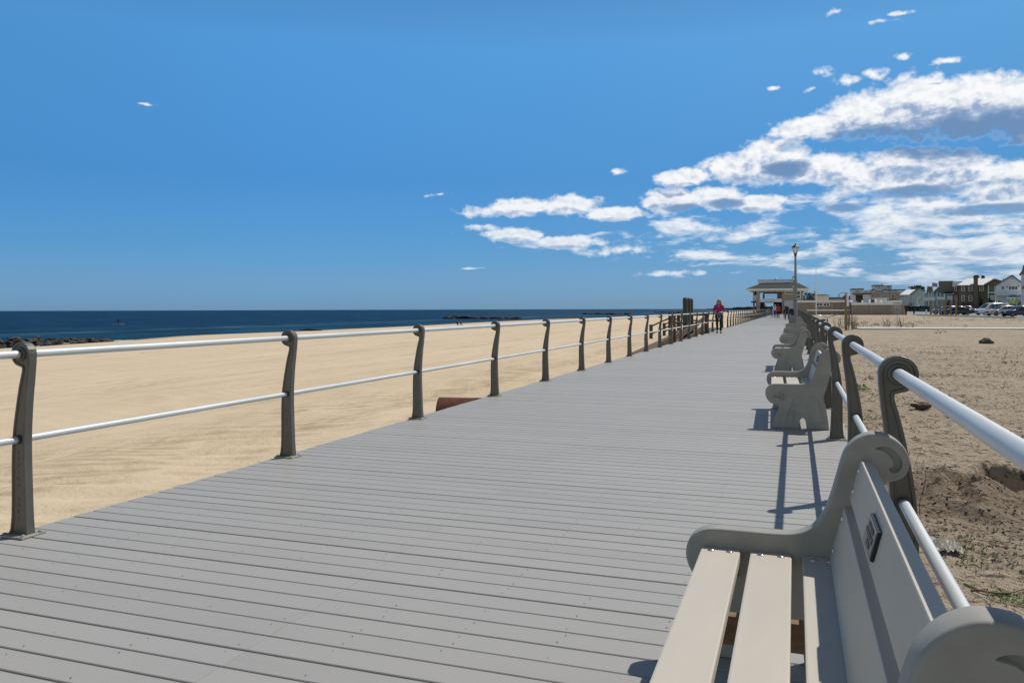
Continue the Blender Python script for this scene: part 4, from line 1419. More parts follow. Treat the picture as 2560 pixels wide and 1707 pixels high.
M_SIDING = mat("white_siding", (0.70, 0.72, 0.74), 0.7, var=0.05, scale=2, stretch=(0.2, 0.2, 8))
M_BLUESID = mat("blue_grey_siding", (0.40, 0.46, 0.52), 0.8, var=0.08, scale=2, stretch=(0.2, 0.2, 8))
M_TEAL = mat("turquoise_trim", (0.16, 0.42, 0.50), 0.6, var=0.1)
M_AWN = mat("blue_awning_cloth", (0.10, 0.20, 0.48), 0.8, var=0.15, scale=1, stretch=(9, 1, 1))
M_PINKISH = mat("pale_pink_siding", (0.68, 0.60, 0.60), 0.8, var=0.06, scale=2)
M_CONDO = mat("off_white_render", (0.62, 0.63, 0.65), 0.8, var=0.08, scale=0.6)
M_DARKROOF = mat("dark_flat_roof_edge", (0.045, 0.038, 0.035), 0.8, var=0.2)
M_STONE = mat("grey_brown_cladding", (0.27, 0.25, 0.225), 0.9, var=0.15, scale=1.2)


class At:
    """Places the pieces of a far building on its own frontage plane, read off an enlarged survey view.
    With xm the frontage is turned square to the road there and the pieces are given in the building's own frame."""
    def __init__(self, frame, Y, xm=None):
        self.fr, self.Y, self.loc = frame, Y, None
        if xm is not None:
            q = on_y(*frame(xm, 800), Y)
            self.loc = (q[0], Y, 0.0)
            self.rz = -math.atan2(q[0], Y)
            self.Y = 0.0

    def p(self, x, y, d=0.0):
        if self.loc is None:
            q = on_y(*self.fr(x, y), self.Y)
            return (q[0], q[2])
        a = Vector(on_y(*self.fr(x, y), 100.0)); o = Vector((0, 0, CAMH))
        n = Vector((-math.sin(self.rz), math.cos(self.rz), 0)); t = Vector((math.cos(self.rz), math.sin(self.rz), 0))
        L = Vector(self.loc)
        k = (L - o).dot(n) / (a - o).dot(n)
        q = o + (a - o) * k
        return ((q - L).dot(t), q.z)

    def x(self, x, y=800.0): return self.p(x, y)[0]
    def z(self, y, x=1000.0): return self.p(x, y)[1]


def part_box(name, A, x0, x1, y0, y1, d0, d1, m, parent, ground=False):
    """Box whose front, in the survey view, runs x0..x1 and y0(top)..y1(bottom); d0..d1 is its depth behind the frontage."""
    a, b = A.p(x0, (y0 + y1) / 2), A.p(x1, (y0 + y1) / 2)
    zt = A.p((x0 + x1) / 2, y0)[1]
    zb = -0.1 if ground else A.p((x0 + x1) / 2, y1)[1]
    return MB().box(a[0], b[0], A.Y + d0, A.Y + d1, zb, zt).build(name, m, parent)


def window(A, x0, x1, y0, y1, parent, bars=(1, 1), d=0.0, fw=0.12, mf=None, mg=None):
    """Framed window: a frame with a pane sunk inside it."""
    (xa, _), (xb, _) = A.p(x0, (y0 + y1) / 2), A.p(x1, (y0 + y1) / 2)
    zt, zb = A.p((x0 + x1) / 2, y0)[1], A.p((x0 + x1) / 2, y1)[1]
    Y = A.Y + d
    mb = MB()
    mb.box(xa, xa + fw, Y - 0.09, Y - 0.004, zb, zt)
    mb.box(xb - fw, xb, Y - 0.09, Y - 0.004, zb, zt)
    mb.box(xa + fw, xb - fw, Y - 0.087, Y - 0.004, zt - fw, zt)
    mb.box(xa + fw, xb - fw, Y - 0.12, Y - 0.004, zb, zb + fw)
    nx, nz = bars
    for k in range(1, nx):
        c = xa + (xb - xa) * k / nx
        mb.box(c - fw * 0.35, c + fw * 0.35, Y - 0.08, Y - 0.004, zb + fw, zt - fw)
    for k in range(1, nz):
        c = zb + (zt - zb) * k / nz
        mb.box(xa + fw, xb - fw, Y - 0.078, Y - 0.004, c - fw * 0.35, c + fw * 0.35)
    f = mb.build("window", mf or M_WHITE, parent)
    MB().box(xa + fw * 0.5, xb - fw * 0.5, Y - 0.03, Y - 0.002, zb + fw * 0.5, zt - fw * 0.5).build("pane", mg or M_GLASSD, f)
    return f


def hip_roof(name, x0, x1, y0, y1, ze, rx0, rx1, zr, m, parent, over=0.0, thick=0.25, mt=None):
    """Hip roof: eaves rectangle and a ridge from rx0 to rx1; the ridge runs along the middle."""
    y0, y1 = y0 - YB, y1 - YB
    ym = (y0 + y1) / 2
    mb = MB()
    e = [(x0, y0, ze), (x1, y0, ze), (x1, y1, ze), (x0, y1, ze)]
    lo = [(a, b, c - thick) for a, b, c in e]
    r = [(rx0, ym, zr), (rx1, ym, zr)]
    mb.add(e + r, [(0, 1, 5, 4), (1, 2, 5), (2, 3, 4, 5), (3, 0, 4)], 0)
    mb.add(e + lo, [(0, 4, 5, 1), (1, 5, 6, 2), (2, 6, 7, 3), (3, 7, 4, 0), (4, 7, 6, 5)], 1 if mt else 0)
    return mb.build(name, [m, mt] if mt else m, parent)


def gable_block(name, pts, y0, y1, m, parent):
    return MB().prism(pts, y0 - YB, y1 - YB, 'Y').build(name, m, parent)


# ---------------------------------------------------------------- the pavilion over the boardwalk
PY = 170.0
A = At(V5, PY)
pv = thing("beach_pavilion", "two storey tan pavilion with a grey green hip roof at the end of the boardwalk", "pavilion", (A.x(620), PY, 0))
def pv_part(name, *a, **k):
    o = part_box(name, A, *a, **k)
    o.parent = pv; o.matrix_parent_inverse = Matrix.Translation(-Vector(pv.location))
    return o
LOCAL = False
YB = 0.0
def hang(o, t):
    o.parent = t
    if LOCAL: return o
    o.matrix_parent_inverse = Matrix.Translation(-Vector(t.location))
    return o

DEP = 16.0
pv_part("wall", 748, 1095, 800, 1190, 0.0, DEP, M_TAN, None, ground=True)
pv_part("wall", 400, 748, 800, 858, 0.0, 0.5, M_TAN, None)
pv_part("wall", 400, 748, 800, 858, DEP - 0.5, DEP, M_TAN, None)
pv_part("wall", 655, 748, 858, 1190, DEP - 2.0, DEP, M_DARKIN, None, ground=True)
pv_part("column", 333, 390, 800, 1190, 0.0, 0.9, M_PINKST, None, ground=True)
pv_part("column", 390, 422, 860, 1190, DEP - 1.0, DEP, M_TAN, None, ground=True)
pv_part("column", 668, 690, 858, 955, 2.0, 2.6, M_TAN, None)
pv_part("column", 258, 285, 800, 1190, 5.0, 5.8, M_PINKST, None, ground=True)
pv_part("column", 238, 256, 800, 1190, 10.0, 10.8, M_TAN, None, ground=True)
pv_part("floor_beam", 385, 748, 957, 1015, -0.25, 0.35, M_PALEBLUE, None)
pv_part("floor_beam", 262, 333, 965, 1012, 3.0, 3.4, M_PALEBLUE, None)
pv_part("floor_slab", 240, 748, 1000, 1018, 0.4, DEP, M_DARKIN, None)
pv_part("soffit", 240, 748, 800, 812, 0.55, DEP - 0.55, M_TAN, None)
pv_part("wall", 262, 333, 815, 890, 11.0, 11.3, M_BROWNSH, None)
pv_part("wall", 285, 333, 1020, 1190, 11.0, 11.3, M_DARKIN, None, ground=True)
pv_part("wall", 392, 438, 1020, 1190, 1.0, 1.3, M_DARKIN, None, ground=True)
pv_part("balcony_railing", 262, 333, 905, 960, 3.1, 3.2, M_PALEBLUE, None)
pv_part("wall", 610, 748, 1022, 1190, 1.0, 1.3, M_DARKIN, None, ground=True)
# balcony railing
(xa, za), (xb, zb) = A.p(425, 890), A.p(748, 957)
mb = MB()
mb.box(xa - 0.3, xb, PY + DEP - 0.9, PY + DEP - 0.84, za - 0.06, za)
k = xa
while k < xb - 0.1:
    mb.box(k, k + 0.03, PY + DEP - 0.88, PY + DEP - 0.86, zb, za - 0.06); k += 0.28
hang(mb.build("balcony_railing", M_WHITE), pv)
mb = MB()
xa2, xb2 = A.x(670, 900), A.x(748, 900)
mb.box(xa2, xb2, PY + 0.1, PY + 0.16, za - 0.02, za + 0.06)
k = xa2
while k < xb2:
    mb.box(k, k + 0.05, PY + 0.11, PY + 0.15, zb, za - 0.02); k += 0.14
hang(mb.build("balcony_railing", M_STONE), pv)
# roof: hip with a flat monitor on top
xe0, ze = A.p(165, 822); xe1 = A.p(1188, 800)[0]; ze = A.p(680, 795)[1]
rx0, zr = A.p(420, 690); rx1 = A.p(1000, 690)[0]
mb = MB()
e = [(xe0, PY - 1.6), (xe1, PY - 1.6), (xe1, PY + DEP + 1.6), (xe0, PY + DEP + 1.6)]
t_ = [(rx0, PY + 4.2), (rx1, PY + 4.2), (rx1, PY + DEP - 4.2), (rx0, PY + DEP - 4.2)]
vs = [(a, b, ze) for a, b in e] + [(a, b, zr + 0.0) for a, b in t_]
mb.add(vs, [(0, 1, 5, 4), (1, 2, 6, 5), (2, 3, 7, 6), (3, 0, 4, 7), (4, 5, 6, 7)])
roof = hang(mb.build("roof", M_GREENROOF), pv)
mb = MB()
vs = [(a, b, ze - 0.02) for a, b in e] + [(a, b, ze - 0.30) for a, b in e] + [(a + (0.9 if a < -5 else -0.9), b + (1.3 if b < PY + 5 else -1.3), ze - 0.55) for a, b in e]
mb.add(vs, [(0, 4, 5, 1), (1, 5, 6, 2), (2, 6, 7, 3), (3, 7, 4, 0), (4, 8, 9, 5), (5, 9, 10, 6), (6, 10, 11, 7), (7, 11, 8, 4)])
hang(mb.build("eaves", M_WHITE), pv)
mx0, mz0 = A.p(345, 695); mx1, mz1 = A.p(985, 655)
mb = MB()
c_ = 1.2
ring = [(mx0 + c_, PY + 3.6), (mx1 - c_, PY + 3.6), (mx1, PY + 3.6 + c_), (mx1, PY + DEP - 3.6 - c_), (mx1 - c_, PY + DEP - 3.6), (mx0 + c_, PY + DEP - 3.6), (mx0, PY + DEP - 3.6 - c_), (mx0, PY + 3.6 + c_)]
mb.prism(ring, zr - 0.06, mz1 + 0.20, 'Z')
hang(mb.build("roof_monitor", M_PALEBLUE), pv)
mb = MB(); mb.prism([(a + (0.15 if a > -4 else -0.15), b) for a, b in ring], mz1 + 0.203, mz1 + 0.27, 'Z')
hang(mb.build("monitor_cap", M_DARKROOF), pv)
x_, z_ = A.p(640, 640)
hang(MB().lathe([(0.30, 0.0), (0.34, 0.12), (0.24, 0.32), (0.08, 0.42)], c=(x_, PY + 6, mz1 + 0.27), n=12).build("roof_vent", M_PALEBLUE), pv)
x_, z_ = A.p(733, 570)
hang(MB().tube([(x_, PY + 6, mz1 + 0.27), (x_, PY + 6, z_)], 0.025, 6).build("aerial", M_PALEBLUE), pv)
for o in (window(A, 798, 935, 838, 888, None, (4, 1), fw=0.10), window(A, 985, 1058, 832, 962, None, (1, 2), fw=0.14)):
    hang(o, pv)

# ---------------------------------------------------------------- bathhouse: low tan wings right of the pavilion
A = At(V5, 152.0)
bh = thing("bathhouse", "long low tan bathhouse with pink pilasters and a white fascia beside the pavilion", "building", (6.0, 152.0, 0))
def bh_part(A_, name, *a, **k): return hang(part_box(name, A_, *a, None, **k), bh)
bh_part(A, "wall", 985, 1893, 1015, 1215, 0.0, 9.0, M_TAN, ground=True)
bh_part(A, "fascia", 970, 1905, 984, 1020, -0.45, 9.3, M_WHITE)
for x in (1245, 1548, 1822): bh_part(A, "pilaster", x, x + 42, 1022, 1215, -0.10, -0.003, M_PINKST, ground=True)
hang(window(A, 1310, 1420, 1026, 1085, None, (2, 1), fw=0.12), bh)
hang(window(A, 1422, 1532, 1026, 1085, None, (2, 1), fw=0.12), bh)
AC = At(VC, 149.0)
bh_part(AC, "wall", 247, 1088, 985, 1215, 0.0, 6.0, M_TAN, ground=True)
bh_part(AC, "fascia", 240, 1092, 960, 1010, -0.35, 6.2, M_WHITE)
for x in (628, 1045): bh_part(AC, "pilaster", x, x + 50, 1012, 1215, -0.10, -0.003, M_PINKST, ground=True)
bh_part(AC, "gate", 1092, 1286, 985, 1215, 0.05, 0.25, mat("pale_gate_boards", (0.42, 0.40, 0.375), 0.8, var=0.06, scale=3), ground=True)
bh_part(AC, "fascia", 1092, 1290, 980, 1000, -0.02, 0.3, M_WHITE)
bh_part(AC, "pillar", 1290, 1350, 975, 1215, -0.15, 0.7, M_PINKST, ground=True)
bh_part(AC, "sign_plate", 1160, 1192, 1095, 1120, 0.02, 0.047, M_STONE)
bh_part(AC, "sign_plate", 828, 882, 1055, 1130, -0.03, -0.004, mat("ochre_panel", (0.36, 0.27, 0.17), 0.8))
AC2 = At(VC, 165.0)
bh_part(AC2, "wall", 1000, 1265, 955, 1000, 0.0, 3.0, M_TAN, ground=True)
bh_part(AC2, "fascia", 990, 1272, 915, 962, -0.3, 3.3, M_WHITE)
for i, (x, y) in enumerate(((880, 940), (640, 935), (770, 925), (485, 950))):
    a = AC.p(x, 970); b = AC.p(x, y)
    hang(MB().lathe([(0.10, 0.0), (0.10, b[1] - a[1] + 0.1), (0.16, b[1] - a[1] + 0.12), (0.05, b[1] - a[1] + 0.25)], c=(a[0], 151.5, AC.z(960)), n=8).build("roof_vent", M_WHITE), bh)

# small white kiosks behind the bathhouse
def kiosk(label, A, x0, x1, ye, yt, yb, xw0, xw1):
    k = thing("kiosk", label, "kiosk", (A.x((x0 + x1) / 2), A.Y, 0))
    hang(part_box("wall", A, xw0, xw1, ye, yb, 0.0, 4.0, M_WHITE, None, ground=True), k)
    a, b = A.p(x0, ye), A.p(x1, ye)
    zt = A.p((x0 + x1) / 2, yt)[1]
    xm = (a[0] + b[0]) / 2
    hang(hip_roof("roof", a[0], b[0], A.Y - 0.8, A.Y + 4.8, a[1], xm - (b[0] - a[0]) * 0.22, xm + (b[0] - a[0]) * 0.22, zt, M_GREENROOF, None, thick=0.15, mt=M_WHITE), k)
kiosk("small white kiosk with a low grey green roof between the pavilion and the condominium", At(V5, 185.0), 1275, 1545, 912, 885, 990, 1300, 1515)
kiosk("small white kiosk with a brown grey roof in front of the condominium", At(VC, 200.0), 692, 1006, 868, 838, 960, 738, 968)

# ---------------------------------------------------------------- brown shingled house with big chimneys
A = At(VB, 235.0, 930); LOCAL, YB = True, 235.0
h = thing("brown_house", "two storey brown shingled house with tall brick chimneys and white framed windows", "house", A.loc, A.rz)
def H(A_, name, *a, **k): return hang(part_box(name, A_, *a, None, **k), h)
H(A, "wall", 690, 1205, 522, 900, 0.0, 9.0, M_BROWNSH, ground=True)
e0, e1 = A.p(658, 522), A.p(1225, 522)
r0, r1 = A.p(835, 428), A.p(1300, 428)
hang(hip_roof("roof", e0[0], e1[0], 234.3, 245.0, e0[1], r0[0], r1[0], r0[1] + 0.5, M_ROOFGREY, None, thick=0.18, mt=M_ROOFBR), h)
H(A, "wall", 596, 688, 548, 900, 1.5, 8.0, M_BROWNSH, ground=True)
# big dark roof behind, on the left
a0, a1 = A.p(322, 640), A.p(668, 545)
hang(gable_block("roof", [A.p(325, 640), A.p(325, 440), A.p(590, 438), A.p(690, 545), A.p(690, 552), A.p(590, 640)], 237.2, 246.0, M_ROOFBR, None), h)
hang(gable_block("roof", [A.p(575, 548), A.p(575, 455), A.p(760, 447), A.p(668, 545)], 236.6, 237.1, M_ROOFGREY, None), h)
for x0, x1, y0, y1 in ((738, 798, 532, 625), (862, 937, 526, 625), (1056, 1132, 530, 625), (738, 800, 703, 803), (866, 937, 700, 803)):
    hang(window(A, x0, x1, y0, y1, None, (1, 2), fw=0.11), h)
hang(window(A, 612, 655, 560, 630, None, (1, 1), d=1.5, fw=0.08), h)
hang(window(A, 615, 660, 705, 770, None, (1, 1), d=1.5, fw=0.08), h)
ch = H(A, "chimney", 955, 1033, 395, 900, -1.0, 0.6, M_CHIM, ground=True)
o = H(A, "chimney_cap", 945, 1060, 368, 394, -1.3, 1.2, M_CHIM)
o = H(A, "chimney_cap", 960, 1045, 342, 366, -1.0, 0.9, M_DARKROOF)
ch2 = H(A, "chimney", 1095, 1160, 366, 432, 5.0, 6.2, M_CHIM)
H(A, "chimney_cap", 1088, 1166, 352, 365, 4.8, 6.4, M_DARKROOF); H(A, "chimney_cap", 1103, 1150, 334, 351, 5.0, 6.2, M_DARKROOF)
H(A, "roof_dormer", 842, 946, 398, 440, 6.0, 8.0, M_DARKROOF)
# gabled porch wing on the right
hang(gable_block("gable", [A.p(1165, 520), A.p(1320, 430), A.p(1455, 470), A.p(1455, 520)], 233.0, 239.0, M_BROWNSH, None), h)
mb = MB()
for (p, q) in ((A.p(1150, 522), A.p(1322, 424)), (A.p(1322, 424), A.p(1462, 468))):
    d = Vector((q[0] - p[0], q[1] - p[1])); n_ = Vector((-d.y, d.x)).normalized() * 0.28
    mb.prism([p, q, (q[0] + n_.x, q[1] + n_.y), (p[0] + n_.x, p[1] + n_.y)], -2.5, 4.2, 'Y')
hang(mb.build("verge", M_STONE), h)
H(A, "wall", 1208, 1455, 520, 900, 1.2, 6.0, M_BROWNSH, ground=True)
H(A, "balcony", 1205, 1336, 645, 662, -2.0, 1.19, M_WHITE)
for x in (1208, 1325): H(A, "porch_post", x, x + 14, 525, 900, -1.9, -1.6, M_WHITE, ground=True)
H(A, "balcony_rail", 1222, 1325, 598, 644, -1.85, -1.75, mat("dark_green_balustrade", (0.10, 0.14, 0.13), 0.7))
hang(window(A, 1228, 1310, 528, 597, None, (2, 1), d=1.2, fw=0.10), h)
hang(window(A, 1240, 1318, 690, 780, None, (2, 1), d=1.2, fw=0.10, mg=M_PALEBLUE), h)
H(A, "canopy", 428, 590, 628, 676, 0.2, 2.6, M_DARKROOF)
H(A, "wall", 440, 594, 680, 900, 2.0, 8.0, M_STONE, ground=True)
hang(window(A, 480, 575, 705, 780, None, (2, 1), d=2.0, fw=0.12, mg=M_PALEBLUE), h)

# ---------------------------------------------------------------- white gabled house with blue awnings
A = At(VB, 205.0, 1580); LOCAL, YB = True, 205.0
h = thing("white_house", "white gabled house with a wide balcony and blue awnings beside the brown house", "house", A.loc, A.rz)
hang(gable_block("wall", [A.p(1352, 900), A.p(1352, 528), A.p(1640, 352), A.p(1800, 480), A.p(1800, 900)], 205.0, 214.0, M_SIDING, None), h)
mb = MB()
for (p, q) in ((A.p(1338, 534), A.p(1641, 344)), (A.p(1641, 344), A.p(1815, 488))):
    d = Vector((q[0] - p[0], q[1] - p[1])); n_ = Vector((-d.y, d.x)).normalized() * 0.16
    if n_.y < 0: n_ = -n_
    mb.prism([p, q, (q[0] + n_.x, q[1] + n_.y), (p[0] + n_.x, p[1] + n_.y)], -0.5, 9.5, 'Y')
hang(mb.build("roof", M_ROOFBR), h)
hang(window(A, 1572, 1748, 532, 606, None, (3, 1), fw=0.12), h)
hang(window(A, 1452, 1500, 532, 602, None, (1, 1), fw=0.08), h)
hang(window(A, 1632, 1662, 378, 420, None, (1, 1), fw=0.08, mg=M_STONE), h)
H(A, "balcony", 1560, 1900, 612, 692, -2.6, -2.3, M_WHITE)
H(A, "balcony_floor", 1338, 1900, 692, 700, -2.5, -0.01, M_WHITE)
H(A, "balcony_rail", 1338, 1556, 616, 660, -2.4, -2.3, M_SIDING)
for x in (1340, 1550, 1712): H(A, "porch_post", x, x + 16, 702, 900, -2.3, -2.05, M_WHITE, ground=True)
mb = MB()
for (x0, x1) in ((1530, 1712), (1728, 1900)):
    (a, zt), (b, zb) = A.p(x0, 698), A.p(x1, 760)
    mb.add([(a + 0.9, -2.6, zt), (b, -2.6, zt), (b, -4.1, zb), (a, -4.1, zb), (a + 0.9, -2.6, zb), (b, -2.6, zb)], [(0, 1, 2, 3), (0, 3, 4), (1, 5, 2), (0, 4, 5, 1), (3, 2, 5, 4)])
    hang(mb.build("awning", M_AWN), h); mb = MB()
hang(window(A, 1740, 1850, 765, 800, None, (3, 1), d=-0.02, fw=0.1, mg=M_PALEBLUE), h)
H(A, "wall_lamp", 1545, 1562, 535, 552, -0.25, -0.003, M_DARKROOF); H(A, "wall_lamp", 1752, 1768, 530, 546, -0.25, -0.003, M_DARKROOF)

# ---------------------------------------------------------------- tall pinkish house at the edge of the view
A = At(VB, 192.0, 1830); LOCAL, YB = True, 192.0
h = thing("pink_house", "tall pale pink house with a steep dark roof at the right edge of the photo", "house", A.loc, A.rz)
hang(gable_block("wall", [A.p(1800, 900), A.p(1800, 300), A.p(2100, 300), A.p(2100, 900)], 192.0, 201.0, M_PINKISH, None), h)
hang(gable_block("roof", [A.p(1768, 322), A.p(1812, 268), A.p(1838, 165), A.p(2060, 165), A.p(2110, 300), A.p(2110, 322)], 191.4, 201.5, M_ROOFBR, None), h)
mb = MB(); (a, zt), (b, zb) = A.p(1800, 530), A.p(1990, 580)
mb.add([(a + 0.5, -0.1, zt), (b, -0.1, zt), (b, -1.4, zb), (a, -1.4, zb), (a + 0.5, -0.1, zb), (b, -0.1, zb)], [(0, 1, 2, 3), (0, 3, 4), (1, 5, 2), (0, 4, 5, 1), (3, 2, 5, 4)])
hang(mb.build("awning", M_AWN), h)
hang(window(A, 1835, 1900, 380, 450, None, (1, 1), fw=0.1), h)

# ---------------------------------------------------------------- pale blue house with white porches, flag in front
A = At(VB, 275.0, 250); LOCAL, YB = True, 275.0
h = thing("porch_house", "pale blue house with white porches and a big grey roof behind the flag", "house", A.loc, A.rz)
hang(gable_block("roof", [A.p(115, 650), A.p(130, 540), A.p(220, 545), A.p(230, 640), A.p(330, 548), A.p(480, 560), A.p(520, 655)], 275.2, 284.0, M_ROOFBR, None), h)
H(A, "wall", 75, 440, 652, 900, 1.5, 9.0, M_BLUESID, ground=True)
H(A, "balcony", 60, 300, 735, 795, -1.2, -0.9, M_SIDING)
H(A, "balcony", 300, 436, 732, 775, -1.2, -0.9, M_WHITE)
for x in (62, 150, 196, 298, 352, 424): H(A, "porch_post", x, x + 12, 640, 900, -0.85, -0.5, M_WHITE, ground=True)
hang(window(A, 312, 352, 668, 725, None, (1, 1), d=1.5, fw=0.1), h)
H(A, "porch_bay", 378, 420, 670, 728, 0.4, 1.4, M_TEAL)
H(A, "porch_bay", 270, 300, 740, 795, -1.3, -1.22, M_TEAL)
for x in (110, 160): hang(window(A, x, x + 35, 800, 860, None, (1, 1), d=1.5, fw=0.1), h)

# ---------------------------------------------------------------- blue grey gabled house
A = At(VC, 330.0, 1480); LOCAL, YB = True, 330.0
h = thing("blue_grey_house", "blue grey gabled house with a sunlit pale roof right of the condominium", "house", A.loc, A.rz)
H(A, "wall", 1240, 1450, 795, 1010, 0.0, 9.0, M_BLUESID, ground=True)
hang(gable_block("wall", [A.p(1450, 1010), A.p(1450, 795), A.p(1640, 668), A.p(1740, 730), A.p(1740, 1010)], 330.5, 342.0, M_BLUESID, None), h)
a0, a1, b0, b1 = A.p(1230, 800), A.p(1475, 795), A.p(1365, 690), A.p(1590, 682)
mb = MB()
mb.add([(a0[0], -0.5, a0[1]), (a1[0], -0.5, a1[1]), (b1[0], 5.0, b1[1]), (b0[0], 5.0, b0[1]), (b0[0], 10.0, a0[1]), (b1[0], 10.0, a0[1])], [(0, 1, 2, 3), (3, 2, 5, 4), (0, 3, 4), (1, 5, 2)])
hang(mb.build("roof", M_ROOFGREY), h)
mb = MB()
for (p, q) in ((A.p(1440, 803), A.p(1641, 660)), (A.p(1641, 660), A.p(1755, 735))):
    d = Vector((q[0] - p[0], q[1] - p[1])); n_ = Vector((-d.y, d.x)).normalized() * 0.35
    if n_.y < 0: n_ = -n_
    mb.prism([p, q, (q[0] + n_.x, q[1] + n_.y), (p[0] + n_.x, p[1] + n_.y)], 0.0, 12.3, 'Y')
hang(mb.build("verge", M_ROOFBR), h)
for x in (1248, 1288, 1342): hang(window(A, x, x + 30, 808, 862, None, (1, 1), fw=0.12, mf=M_BLUESID), h)
for x in (1500, 1530): hang(window(A, x, x + 22, 820, 862, None, (1, 1), d=0.5, fw=0.1), h)
hang(gable_block("porch_roof", [A.p(1548, 905), A.p(1610, 850), A.p(1668, 838), A.p(1668, 860), A.p(1615, 880)], 327.5, 329.4, M_ROOFGREY, None), h)
H(A, "porch_post", 1588, 1600, 880, 1010, -2.2, -1.8, M_WHITE, ground=True)

# ---------------------------------------------------------------- stepped white condominium
A = At(VC, 440.0); LOCAL, YB = False, 0.0
h = thing("condominium", "stepped off white condominium with dark flat roof edges beyond the bathhouse", "apartment building", (A.x(700), 440.0, 0))
H(A, "wall", 245, 490, 690, 960, 0.0, 14.0, M_CONDO, ground=True)
H(A, "wall", 490, 735, 705, 960, 3.0, 16.0, M_CONDO, ground=True)
H(A, "wall", 722, 1090, 610, 960, 5.0, 18.0, M_CONDO, ground=True)
H(A, "wall", 905, 1365, 700, 960, 2.0, 16.0, M_CONDO, ground=True)
H(A, "wall", 640, 1240, 752, 960, -1.0, 1.99, M_STONE, ground=True)
for (x0, x1, y0, y1, d) in ((236, 490, 672, 692, -0.8), (245, 640, 770, 784, -1.5), (712, 910, 590, 610, 4.4), (905, 1095, 605, 618, 4.5), (905, 1365, 686, 702, 1.3), (660, 735, 690, 706, 2.4)):
    H(A, "roof_edge", x0, x1, y0, y1, d, d + 14, M_DARKROOF)
for (x0, x1, y0, y1, d) in ((320, 398, 714, 745, 0), (420, 440, 712, 730, 0), (520, 555, 715, 742, 3), (640, 670, 710, 745, 3), (752, 782, 622, 658, 5), (806, 845, 622, 658, 5), (866, 892, 622, 658, 5), (920, 942, 624, 655, 5), (992, 1050, 622, 655, 5),
                             (760, 800, 708, 735, 5), (815, 850, 708, 735, 5), (866, 892, 708, 735, 5), (1000, 1060, 706, 732, 2), (1125, 1180, 706, 732, 2), (652, 700, 790, 850, -1), (820, 880, 800, 830, -1), (900, 990, 795, 825, -1), (535, 580, 820, 900, 3), (1050, 1130, 800, 860, -1)):
    hang(window(A, x0, x1, y0, y1, None, (1, 1), d=d, fw=0.15, mf=M_CONDO), h)
H(A, "recess_shade", 328, 470, 800, 920, -0.3, -0.003, M_DARKIN)  # dark block on the wall face, painted to pass for a recess in shade
H(A, "terrace_wall", 470, 640, 790, 960, -0.4, 2.9, M_CONDO, ground=True)
H(A, "aerial", 898, 906, 560, 590, 9.0, 9.4, M_DARKROOF)
# low dark building left of it
A = At(VC, 470.0)
h = thing("low_house", "low dark grey house with one white end, left of the condominium", "house", (A.x(160), 470.0, 0))
H(A, "wall", 150, 200, 825, 900, 0.0, 8.0, M_STONE, ground=True)
H(A, "wall", 205, 240, 830, 900, -0.5, 8.0, M_WHITE, ground=True)
hang(gable_block("roof", [A.p(70, 905), A.p(80, 822), A.p(150, 820), A.p(205, 824), A.p(245, 812), A.p(245, 830), A.p(205, 905)], 469.0, 479.0, M_DARKROOF, None), h)
h = thing("flat_house", "long low dark flat roofed house behind the bathhouse roof", "house", (At(V5, 400.0).x(1600), 400.0, 0))
H(At(V5, 400.0), "wall", 1505, 1760, 935, 1000, 0.0, 10.0, M_STONE, ground=True)
H(At(V5, 400.0), "roof_edge", 1500, 1765, 935, 945, -0.8, 10.4, M_DARKROOF)

# ---------------------------------------------------------------- street, car park, lawn
def sheet(name, pts, z, m):
    return tag(MB().add([(x, y, z) for x, y in pts], [tuple(range(len(pts)))]).build(name, m), kind='structure')


M_ASPH = mat("worn_asphalt", (0.22, 0.22, 0.23), 0.9, var=0.12, scale=0.6, bump=0.2, bscale=30)
M_CONC = mat("pale_concrete", (0.50, 0.49, 0.47), 0.85, var=0.08, scale=1)
M_LAWN = mat("lawn_grass", (0.075, 0.135, 0.025), 0.9, var=0.3, scale=0.8, bump=0.5, bscale=9)
sheet("road", [(18.2, 139.0), (23.5, 104.0), (36.0, 95.0), (120.0, 110.0), (120.0, 175.0), (47.0, 190.0), (33.0, 300.0), (19.6, 300.0), (19.6, 160.0)], 0.006, M_ASPH)
sheet("lawn", [(32.0, 262.0), (47.6, 190.5), (120.0, 176.0), (120.0, 230.0), (60.0, 320.0), (33.0, 320.0)], 0.012, M_LAWN)
for i, (x, y) in enumerate(((24.0, 116.5), (24.6, 123.5), (24.9, 131.0))):
    o = sheet("parking_stripe", [(x, y), (x + 5.5, y - 1.2), (x + 5.5, y - 1.05), (x, y + 0.15)], 0.012, M_WHITE)

mb = MB()
ka, kb = Vector((17.9, 139.2, 0)), Vector((23.3, 103.5, 0))
d = (kb - ka).normalized(); n = Vector((-d.y, d.x, 0)) * 0.18
mb.add([ka, kb, kb + n, ka + n] + [p + Vector((0, 0, 0.16)) for p in (ka, kb, kb + n, ka + n)], [(0, 1, 5, 4), (1, 2, 6, 5), (2, 3, 7, 6), (3, 0, 4, 7), (4, 5, 6, 7)])
tag(mb.build("kerb", M_CONC), kind='structure')
tag(MB().box(0.55, 38.0, -1.15, 1.15, -0.2, 0.03).build("path", mat("pale_concrete_walk", (0.62, 0.60, 0.56), 0.8, var=0.08, scale=0.8), loc=(3.0, 53.4, 0)), kind='structure').rotation_euler = (0, 0, math.atan2(54.2 - 52.98, 12.68 - 3.545))

